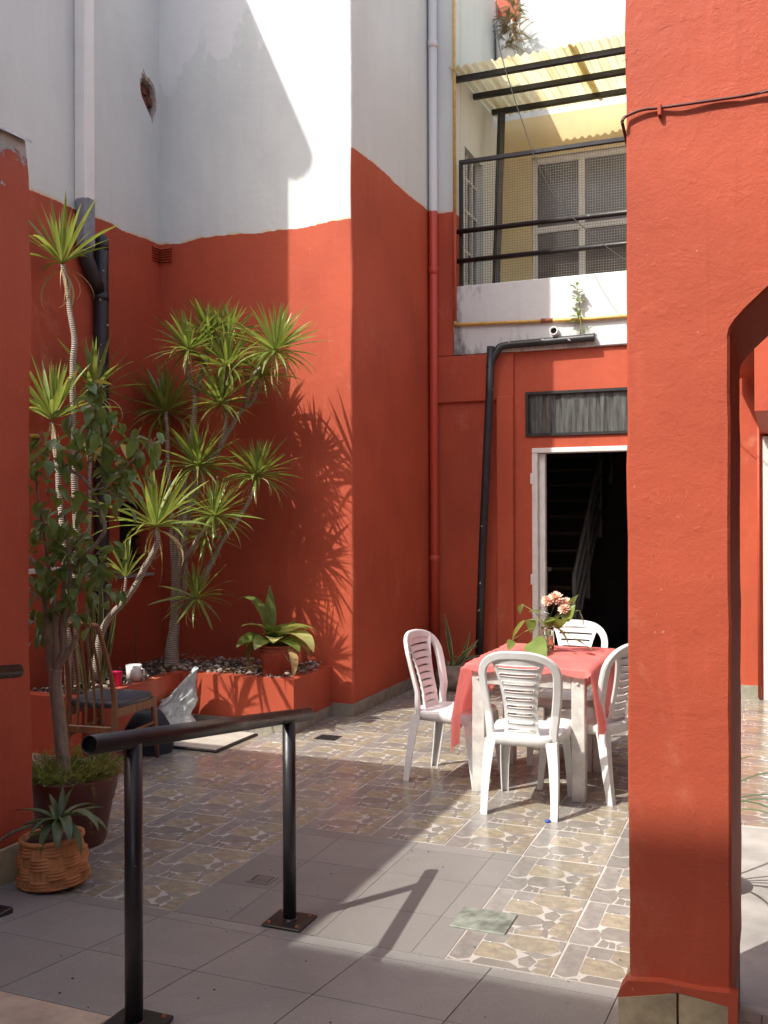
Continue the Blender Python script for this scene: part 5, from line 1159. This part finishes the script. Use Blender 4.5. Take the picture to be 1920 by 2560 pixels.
stems = [
 ([b2, Fp(108, 1430), Fp(103, 1370), Fp(98, 1310), Fp(92, 1260), Fp(80, 1225, .05), Fp(55, 1195, .1)], .021, .010),
 ([fork, Fp(140, 1400), Fp(138, 1350), Fp(150, 1290), Fp(150, 1200), Fp(140, 1100)], .020, .007),
 ([fork, Fp(122, 1390), Fp(118, 1330), Fp(112, 1260), Fp(98, 1180), Fp(85, 1080)], .016, .006),
 ([fork, Fp(128, 1400, .05), Fp(134, 1340, .06), Fp(140, 1260, .1), Fp(160, 1180, .1), Fp(185, 1150, .1)], .014, .006),
 ([Fp(150, 1230), Fp(190, 1195), Fp(215, 1165), Fp(226, 1140), Fp(215, 1100), Fp(200, 1062), Fp(175, 1030), Fp(140, 1010), Fp(118, 990)], .012, .006),
 ([Fp(200, 1062), Fp(218, 1050), Fp(240, 1040), Fp(270, 1010), Fp(300, 985)], .007, .003),
 ([Fp(140, 1010), Fp(165, 980), Fp(190, 930), Fp(200, 870), Fp(215, 835)], .007, .003),
 ([Fp(215, 1060), Fp(250, 1030), Fp(290, 990), Fp(318, 960)], .006, .003),
 ([Fp(98, 1180), Fp(85, 1100), Fp(78, 1000), Fp(90, 930)], .007, .003),
 ([fork, Fp(155, 1400), Fp(165, 1380), Fp(170, 1372)], .016, .012),
 ([Fp(150, 1230), Fp(180, 1240), Fp(215, 1220), Fp(235, 1200)], .007, .003),
 ([Fp(98, 1300), Fp(80, 1290, .05), Fp(60, 1270, .1)], .008, .004)]
for pts, r0, r1 in stems: trunk(fi, pts, r0, r1, 'stem', M_BARK, 8, .004)
fic_p = lambda u: 1.15 * math.sin(math.pi * min(1, u ** .8)) ** .8 * (1 - .25 * u) + .02
FL = [mesh_of(strip(1.0, .46, fic_p, d, f, 7, tw), M_FICUS, 'ficus_leaf') for d, f, tw in ((.5, .35, .2), (.9, .45, -.3), (.2, .3, .1), (1.3, .5, .3))]
FLY = mesh_of(strip(1.0, .46, fic_p, .4, .3, 7, .2), M_FICUSY, 'ficus_leaf')
crown = trunk(fi, [Fp(112, 1290), Fp(110, 1270)], .012, .011, 'crown_twig', M_BARK, 6, 0)
clumps = [(215, 830, 26), (205, 880, 34), (238, 905, 20), (185, 900, 22), (165, 945, 22), (215, 960, 20), (95, 950, 24), (120, 985, 26), (90, 1010, 24), (150, 1000, 16), (100, 1060, 22), (245, 960, 16), (290, 960, 18), (320, 955, 20), (300, 985, 22), (255, 1000, 26), (235, 1030, 26), (275, 1020, 24), (90, 1130, 22), (130, 1110, 22), (160, 1130, 20), (185, 1090, 20), (115, 1170, 30), (165, 1180, 24), (190, 1210, 30), (215, 1230, 26), (230, 1190, 18), (140, 1230, 26), (110, 1250, 22), (80, 1260, 22), (165, 1270, 26), (205, 1275, 20), (225, 1290, 10), (95, 1300, 24), (80, 1330, 18), (150, 1320, 18), (120, 1350, 14), (165, 1345, 10), (90, 1370, 8), (105, 1210, 22), (70, 1150, 16), (255, 1060, 20)]
tot = sum(c[2] for c in clumps); nleaf = 0; rest_ = MB(); twg = MB()
for (x, y, w_) in clumps:
    cc = Fp(x, y, random.uniform(-.10, .16)); cnt = max(3, round(w_ * .48))
    for _ in range(cnt):
        p = cc + Vector((random.gauss(0, .036), random.gauss(0, .06), random.gauss(0, .036))); L = random.uniform(.07, .115)
        M = dirmat(p, random.random() * 6.28, R(random.uniform(-75, 5)), random.uniform(-.6, .6)) @ Matrix.Scale(L, 4)
        if nleaf < 300:
            lf = place('leaf', FLY if random.random() < .025 else random.choice(FL), M, crown)
        else:
            sr = strip(1.0, .46, fic_p, random.uniform(.3, 1.1), .4, 6, .2); rest_.add([M @ v for v in sr.v], sr.f, 0, True)
        nleaf += 1
        if random.random() < .35: twg.tube([p, lerp(p, cc, .6) + Vector((0, 0, .02)), cc + Vector((0, 0, -.03))], .0016, 4)
if rest_.v: rest_.build('small_leaves', M_FICUS, fi, kind='stuff')
twg.build('twigs', M_BARK, fi, kind='stuff')
# asparagus fern spilling round the foot of the ficus
af = thing('asparagus_fern', FC + Vector((0, 0, .31)), 'feathery yellow-green asparagus fern under the ficus', 'plant')
fm = MB(); fy = MB()
for k in range(300):
    a = random.random() * 6.28; r = .19 * math.sqrt(random.random()); p = FC + Vector((r * math.cos(a), r * math.sin(a), .30)); l = random.uniform(.09, .24); od = Vector((math.cos(a) * random.uniform(.1, .9), math.sin(a) * random.uniform(.1, .9), random.uniform(.5, 1.2))).normalized()
    m2 = fy if (math.cos(a) > .5 and random.random() < .6) else fm
    pts = [p + od * l * t_ + Vector((0, 0, -.35 * l * t_ * t_)) for t_ in (0, .3, .6, .85, 1)]; m2.tube(pts, .0009, 3)
    for q in range(34):
        t_ = random.uniform(.2, 1); c = p + od * l * t_ + Vector((0, 0, -.35 * l * t_ * t_)); e = Vector((random.gauss(0, 1), random.gauss(0, 1), random.gauss(.2, .6))).normalized() * random.uniform(.014, .03); s_ = e.cross(Vector((random.random(), random.random(), 1))).normalized() * .0022
        m2.add([c - s_, c + s_, c + e], [(0, 1, 2)])
fm.build('fronds', M_FERN, af, kind='stuff'); fy.build('yellow_fronds', m_leaf('yellowing_fern', (0.30, 0.24, 0.05), (0.22, 0.20, 0.04), .3, .5), af, kind='stuff')
ft = MB()
pa = [FC + Vector((.19, -.10, .33)), FC + Vector((.235, -.13, .30)), FC + Vector((.232, -.14, .20)), FC + Vector((.225, -.135, .10))]
ft.tube(smoothpath(pa, 4), .001, 3)
for q in range(120):
    t_ = random.random(); pp_ = smoothpath(pa, 8); c = pp_[int(t_ * (len(pp_) - 1))]; e = Vector((random.gauss(0, 1), random.gauss(0, 1), random.gauss(0, .7))).normalized() * random.uniform(.012, .03); s_ = e.cross(Vector((.3, .2, 1))).normalized() * .0016; ft.add([c - s_, c + s_, c + e], [(0, 1, 2)])
ft.build('trailing_frond', bpy.data.materials['yellowing_fern'], af, kind='stuff')

# ------------------------------------------------------------------ basket-weave terracotta pot
TC = Vector((-2.955, 3.44, .012))
tp = thing('terracotta_pot', TC, 'orange basket-weave terracotta pot at the foot of the boundary wall', 'pot')
def weave(r, z, a):
    if r < .10 or z < .012 or z > .185: return r, z
    sec = a / (2 * math.pi) * 12; row = z / .048; ph = (math.floor(sec) + math.floor(row)) % 2; fs_ = sec % 1; vr = .004 * math.sin(fs_ * 6 * math.pi)
    rib = .0032 * math.sin(z * 2 * math.pi / .0135) * (1 if ph else 0) + (0 if ph else vr)
    bulge = .008 * math.sin(fs_ * math.pi) * (1 if ph else -.6); return r + rib + bulge + .0015 * n3((math.cos(a) * 4, math.sin(a) * 4, z * 30), 1), z
prf = [(0, .0), (.118, .0), (.130, .004)] + [(lerp(.146, .128, k / 56) + .006 * math.sin(k / 56 * 3.14), .008 + .178 * k / 56) for k in range(57)] + [(.136, .190), (.140, .198), (.138, .208), (.128, .210), (.120, .205), (.118, .17), (0, .165)]
mb = MB().lathe(prf, TC, 112, fn=weave); mb.v = [TC + Matrix.Rotation(R(-3), 3, 'Y') @ (v - TC) for v in mb.v]; mb.build('body', M_TERRA, tp)
MB().lathe([(.119, .185), (.06, .192), (0, .190)], TC, 24, fn=lambda r, z, a: (r, z + .008 * n3((math.cos(a) * r * 40, math.sin(a) * r * 40, 1), 1))).build('soil', M_SOIL, tp)
mb = MB()
for a in (0.4, 2.5, 4.6): mb.box(TC.x + .08 * math.cos(a) - .02, TC.x + .08 * math.cos(a) + .02, TC.y + .08 * math.sin(a) - .02, TC.y + .08 * math.sin(a) + .02, rz(0, min(3.39, TC.y + .08 * math.sin(a))) - .002, .0135)
mb.build('feet', M_DARK, tp)
br = thing('strap_leaf_plant', TC + Vector((.03, 0, .19)), 'grey-green strap-leaved plant drooping over the terracotta pot', 'plant')
ctr = TC + Vector((.045, -.02, .285))
trunk(br, [TC + Vector((-.10, -.03, .20)), TC + Vector((-.03, -.03, .225)), TC + Vector((.02, -.02, .235)), ctr], .011, .013, 'stem', M_STEM, 8, .002)
trunk(br, [TC + Vector((-.07, -.02, .25)), TC + Vector((-.16, -.05, .22)), TC + Vector((-.235, -.09, .17)), TC + Vector((-.245, -.12, .12)), TC + Vector((-.30, -.14, .085))], .009, .006, 'stem', M_BARK, 8, .004)
trunk(br, [TC + Vector((-.04, -.02, .23)), TC + Vector((-.075, -.03, .262)), TC + Vector((-.12, -.04, .255))], .008, .006, 'stem', M_BARK, 7, .002)
bp_ = lambda u: (.5 + 1.1 * u if u < .4 else .94 * (1 - ((u - .4) / .6) ** 2.4)) + .02
for (a, el, L, w_, dr) in ((100, 78, .15, .032, .2), (60, 62, .15, .030, .15), (150, 70, .13, .03, .35), (175, 30, .22, .046, .9), (195, 12, .20, .045, .9), (20, 28, .20, .044, .6), (-10, 30, .27, .05, 1.7), (-40, 15, .25, .05, 1.9), (-75, 20, .20, .048, 2.0), (-110, 0, .17, .048, 1.7), (-25, 45, .26, .05, 2.1), (-60, 40, .24, .05, 2.2), (230, 20, .15, .04, 1.5), (-140, 35, .12, .04, 1.9), (40, 40, .2, .04, 1.2), (120, 40, .16, .04, 1.2)):
    m2 = strip(L, w_, bp_, dr, .4, 10, random.uniform(-.3, .3), 1.2); M = dirmat(ctr + Vector((random.uniform(-.01, .01), random.uniform(-.01, .01), -.01)), R(a + 22), R(el), 0); m2.v = [M @ v for v in m2.v]; m2.build('leaf', M_BROM, br, origin=ctr)

# ------------------------------------------------------------------ bucket with broad leaves on the planter
BC = Vector((-3.585, 6.66, .395))
bk = thing('bucket', BC, 'red painted bucket with ribbed rim on the planter', 'bucket')
MB().lathe([(0, .004), (.105, 0), (.110, .01), (.121, .165), (.130, .168), (.130, .176), (.122, .18), (.122, .19), (.132, .194), (.132, .201), (.123, .205), (.123, .216), (.134, .22), (.134, .228), (.127, .23), (.120, .20), (0, .195)], BC, 36).build('body', M_BUCKET, bk)
MB().lathe([(.121, .205), (.06, .215), (0, .213)], BC, 20).build('soil', M_SOIL, bk)
MB().tube([BC + Vector((.10, -.085, .19)), BC + Vector((.135, -.06, .12)), BC + Vector((.14, -.03, .10))], .005, 6).build('handle', M_RUBBLE, bk)
ap = thing('broad_leaf_plant', BC + Vector((0, 0, .21)), 'broad-leaved plant with yellowing leaves in the red bucket', 'plant')
ap_p = lambda u: (.18 if u < .18 else max(0, math.sin(math.pi * ((u - .18) / .82) ** .75)) ** .9) + .03
for (a, el, L, w_, dr, ye, cu) in ((150, 80, .46, .075, 2.3, 0, 2.6), (85, 86, .40, .06, .3, 0, 1.6), (195, 62, .32, .10, 1.6, 1, 1.4), (-15, 58, .34, .11, 1.5, 1, 1.3), (-30, 48, .42, .105, 2.2, 1, 1.3), (-50, 40, .30, .09, 1.9, 0, 1.3), (15, 50, .34, .10, 1.6, 0, 1.4), (-80, 50, .24, .09, 1.6, 1, 1.3), (-110, 45, .26, .09, 1.9, 0, 1.3), (-150, 45, .28, .09, 2.0, 0, 1.3), (175, 40, .26, .09, 1.9, 0, 1.3), (120, 50, .3, .09, 1.6, 0, 1.4), (60, 55, .32, .1, 1.4, 0, 1.4), (-10, 35, .30, .08, 2.2, 0, 1.2), (-70, 65, .2, .08, 1.2, 0, 1.3), (-130, 60, .22, .08, 1.4, 0, 1.3), (210, 30, .24, .07, 2.2, 0, 1.2), (-95, 70, .26, .08, 1.3, 0, 1.3)):
    p = BC + Vector((random.uniform(-.04, .04), random.uniform(-.04, .04), .205)); m2 = strip(L * 1.2, w_ * 1.6, ap_p, dr, .18, 12, random.uniform(-.4, .4), cu); M = dirmat(p, R(a + 22), R(el), random.uniform(-.3, .3)); m2.v = [M @ v for v in m2.v]; m2.build('leaf', M_ASPIDY if ye else M_ASPID, ap, origin=p)
for (a, L) in ((200, .22), (330, .30)):
    p = BC + Vector((math.cos(R(a)) * .11, math.sin(R(a)) * .11, .22)); m2 = strip(L, .06, ap_p, 2.3, .5, 10, .8, .7); M = dirmat(p, R(a), R(10), 0); m2.v = [M @ v for v in m2.v]; m2.build('withered_leaf', M_BLADED, ap, origin=p)

# ------------------------------------------------------------------ pot in the back corner
GC = Vector((-2.80, 8.62, .001))
gpot = thing('clay_pot', GC, 'mossy rounded clay pot in the back corner behind the chair', 'pot')
MB().lathe([(0, .003), (.11, 0), (.15, .05), (.165, .12), (.15, .20), (.145, .22), (.152, .235), (.14, .237), (.13, .20), (0, .19)], GC, 28).build('body', M_GREYPOT, gpot)
MB().lathe([(.135, .205), (0, .215)], GC, 16).build('soil', M_SOIL, gpot)
gpl = thing('snake_plant', GC + Vector((0, 0, .2)), 'dark snake plant with low strappy leaves in the clay pot', 'plant')
for (a, el, L, w_, dr) in ((200, 82, .52, .045, .1), (170, 78, .34, .04, .1), (20, 55, .35, .04, .5), (-30, 50, .35, .04, .8), (60, 60, .4, .04, .5), (-80, 40, .3, .04, 1.2), (-120, 55, .3, .04, .9), (-10, 35, .32, .035, 1.2), (110, 60, .35, .04, .5)):
    m2 = strip(L, w_, blade_p, dr, .35, 9, .4); M = dirmat(GC + Vector((random.uniform(-.04, .04), random.uniform(-.04, .04), .19)), R(a), R(el), 1.2); m2.v = [M @ v for v in m2.v]; m2.build('leaf', M_SNAKE, gpl, origin=GC + Vector((0, 0, .2)))

# ------------------------------------------------------------------ jar of flowers on the table
JC = Vector((-1.36, 6.10, TZ + .011))
jar = thing('glass_jar', JC, 'glass jar half full of water tinted for its orange reflections on the coral cloth', 'jar')
MB().lathe([(0, 0), (.036, .0), (.041, .006), (.044, .05), (.042, .10), (.039, .115), (.041, .128), (.041, .15), (.039, .15), (.037, .128), (.0355, .115), (.040, .06), (.037, .009), (0, .007)], JC, 32).build('glass', M_GLASS, jar)
MB().lathe([(0, .0085), (.036, .0095), (.0385, .05), (.0365, .095), (0, .095)], JC, 28).build('water', M_WATER, jar)
bq = thing('bouquet', JC + Vector((0, 0, .02)), 'peach chrysanthemums among trailing pothos leaves in the jar', 'flowers')
JY = JC.y
def Jp(x, y, dy=0): return P(980 + x / 2.676, 1440 + y / 2.676, Y=JY + dy)
mouth = JC + Vector((0, 0, .14))
heads = [(1095, 150, .0, .054), (1042, 165, -.03, .044), (1162, 180, .02, .041), (1148, 222, -.02, .041)]
pet = strip(1.0, .26, lambda u: (.5 + .9 * u if u < .6 else 1.04 * (1 - ((u - .6) / .4) ** 3)) + .02, -.5, .2, 5, 0)
PET = mesh_of(pet, M_PEACH, 'petal')
for (x, y, dy, r) in heads:
    hc = Jp(x, y, dy); trunk(bq, [JC + Vector((random.uniform(-.01, .01), 0, .02)), mouth + Vector((random.uniform(-.012, .012), 0, 0)), lerp(mouth, hc, .6), hc + Vector((0, 0, -.01))], .0022, .0018, 'flower_stem', M_STEM, 5, .001)
    eye = MB().lathe([(0, .008), (.008, .005), (.010, -.004), (0, -.008)], hc, 10).build('flower_head', M_FLORETEYE, bq)
    n_ = 66; face = Matrix.Rotation(R(35), 4, 'X')
    for k in range(n_):
        u = (k + .5) / n_; el = lerp(R(80), R(-25), u); l = r * lerp(.55, 1.0, min(1, u * 1.6)) * random.uniform(.9, 1.1)
        place('petal', PET, Matrix.Translation(hc) @ face @ Matrix.Rotation(k * 2.39996, 4, 'Z') @ Matrix.Rotation(-el, 4, 'Y') @ Matrix.Rotation(random.uniform(-.4, .4), 4, 'X') @ Matrix.Scale(l, 4), eye)
heart = lambda u: (1.0 * math.sin(math.pi * min(1, (u + .06) ** .62)) ** .75) * (1.05 - .15 * u) + .01
PH = [mesh_of(strip(1.0, .74, heart, d, .16, 10, tw), M_POTHOS, 'pothos_leaf') for d, tw in ((.35, .2), (.6, -.2), (.15, .1))]
for (x0, y0, x1, y1, dy, dy2) in ((890, 300, 795, 410, -.03, -.05), (868, 190, 850, 255, 0, .02), (985, 240, 910, 232, .0, -.02), (930, 290, 930, 380, -.02, -.04), (1040, 330, 1110, 270, -.03, -.06), (1160, 300, 1215, 190, -.02, 0), (1190, 200, 1240, 120, .03, .04), (1250, 230, 1290, 335, .0, -.02), (930, 440, 1030, 530, -.10, -.22), (1100, 350, 1180, 270, -.04, -.05), (1030, 300, 1090, 290, -.05, -.09), (800, 430, 780, 500, -.06, -.10), (1250, 440, 1340, 490, -.02, -.10), (1120, 365, 1205, 465, -.04, -.08), (970, 300, 1010, 330, -.05, -.08)):
    a = Jp(x0, y0, dy); b_ = Jp(x1, y1, dy2); a.z = max(a.z, TZ + .02); b_.z = max(b_.z, TZ + .016); dv_ = b_ - a; L = dv_.length * 1.06
    M = Matrix.Translation(a) @ dv_.to_track_quat('X', 'Z').to_matrix().to_4x4() @ Matrix.Rotation(random.uniform(-.7, .7), 4, 'X') @ Matrix.Scale(L, 4)
    thin = L * .55 if (x0, y0) == (1120, 365) else L
    place('leaf', random.choice(PH), M, bq)
    mid = lerp(mouth, a, .5) + Vector((0, -.01, .03)); trunk(bq, [mouth + Vector((0, 0, -.08)), mouth, mid, a], .0026, .0018, 'vine', M_STEM, 5, .002)
for k in range(9):
    p = Jp(985 + random.uniform(-25, 40), 215 + k * 8, .02); m2 = strip(.05, .02, bp_, .4, .3, 6, 0); M = dirmat(p, random.random() * 6.28, R(random.uniform(0, 70)), 0); m2.v = [M @ v for v in m2.v]; m2.build('silver_leaf', M_SILVERLEAF, bq, origin=p)

# ------------------------------------------------------------------ weed on the parapet, dry fern above the awning, palm at the right
wp = thing('weed', (-1.70, 8.96, 3.25), 'bright green weed sprouting from the parapet above the black drainpipe', 'plant')
w0 = Vector((-1.70, 9.02, 3.25)); trunk(wp, [w0, w0 + Vector((.015, -.01, .18)), w0 + Vector((-.02, -.015, .46))], .006, .003, 'stem', M_STEM, 5, .004)
for k in range(24):
    u = random.random(); p = w0 + Vector((lerp(0, -.02, u) + (.1 * random.uniform(-1, 1) if u < .15 else 0), -.015, .46 * u)); m2 = strip(random.uniform(.05, .10), .035, ap_p, .6, .3, 6, 0, 1.2); M = dirmat(p, random.random() * 6.28, R(random.uniform(-10, 60)), 0); m2.v = [M @ v for v in m2.v]; m2.build('leaf', M_POTHOS, wp, origin=p)
df_ = thing('dry_fern', D(1106, 60, Y=10.5), 'withered brown fern hanging on the white wall above the awning', 'plant')
f0 = D(1106, 45, Y=10.5); fm = MB()
for k in range(90):
    a = random.uniform(-3.0, .1); el = random.uniform(-.9, 1.3); L = random.uniform(.10, .34); st0 = f0 + Vector((random.uniform(-.05, .08), 0, random.uniform(-.28, .2)))
    pts = [st0 + Vector((math.cos(a) * math.cos(el) * L * t_, math.sin(a) * math.cos(el) * L * t_ * .4, math.sin(el) * L * t_ - .35 * L * t_ * t_)) for t_ in (0, .25, .5, .75, 1)]; fm.tube(pts, .002, 3)
    for q in range(22):
        t_ = .1 + .9 * q / 22; i = min(3, int(t_ * 4)); c = lerp(pts[i], pts[i + 1], t_ * 4 - i)
        for sg in (-1, 1):
            e = (Vector((0, 0, 1)) * sg + (pts[4] - pts[0]).normalized() * .5).normalized() * .04 * (1.1 - t_); s_ = (pts[4] - pts[0]).normalized() * .0035; fm.add([c - s_, c + s_, c + e], [(0, 1, 2)])
fm.build('fronds', M_FERNDRY, df_, kind='stuff')
PB = Vector((-.37, 4.36, 0))
pm = thing('palm', PB, 'thin-bladed palm drooping dark blades past the pillar edge', 'plant')
MB().lathe([(0, 0), (.12, 0), (.15, .24), (.14, .24), (.13, .2), (0, .2)], PB + Vector((0, 0, .001)), 24).build('pot', M_POT, pm)
for (a, el, L, dr) in ((5, 62, .62, 1.9), (-8, 60, .70, 2.1), (-22, 58, .60, 1.9), (18, 66, .75, 1.9), (-35, 62, .7, 2.0), (60, 60, .7, 1.5), (110, 60, .6, 1.2), (170, 66, .6, 1.0), (210, 60, .5, 1.2), (-70, 60, .6, 1.6)):
    m2 = strip(L, .016, blade_p, dr, .4, 12, .4, 1.3); M = dirmat(PB + Vector((0, 0, .2)), R(a), R(el), 0); m2.v = [M @ v for v in m2.v]; m2.build('leaf', M_BROM, pm, origin=PB + Vector((0, 0, .2)))

cap_p = P(1371, 2052, Z=0.002); tag(MB().lathe([(0, .010), (.013, .009), (.0155, .0), (.0, .001)], Vector((cap_p.x, cap_p.y - .015, .002)), 18, fn=lambda r, z, a: (r * (1 + .08 * math.sin(a * 3)), z)).build('bottle_cap', m_flat('blue_plastic', (0.02, 0.08, 0.42), 0.4)), 'small blue bottle cap under the chair foot', 'cap')
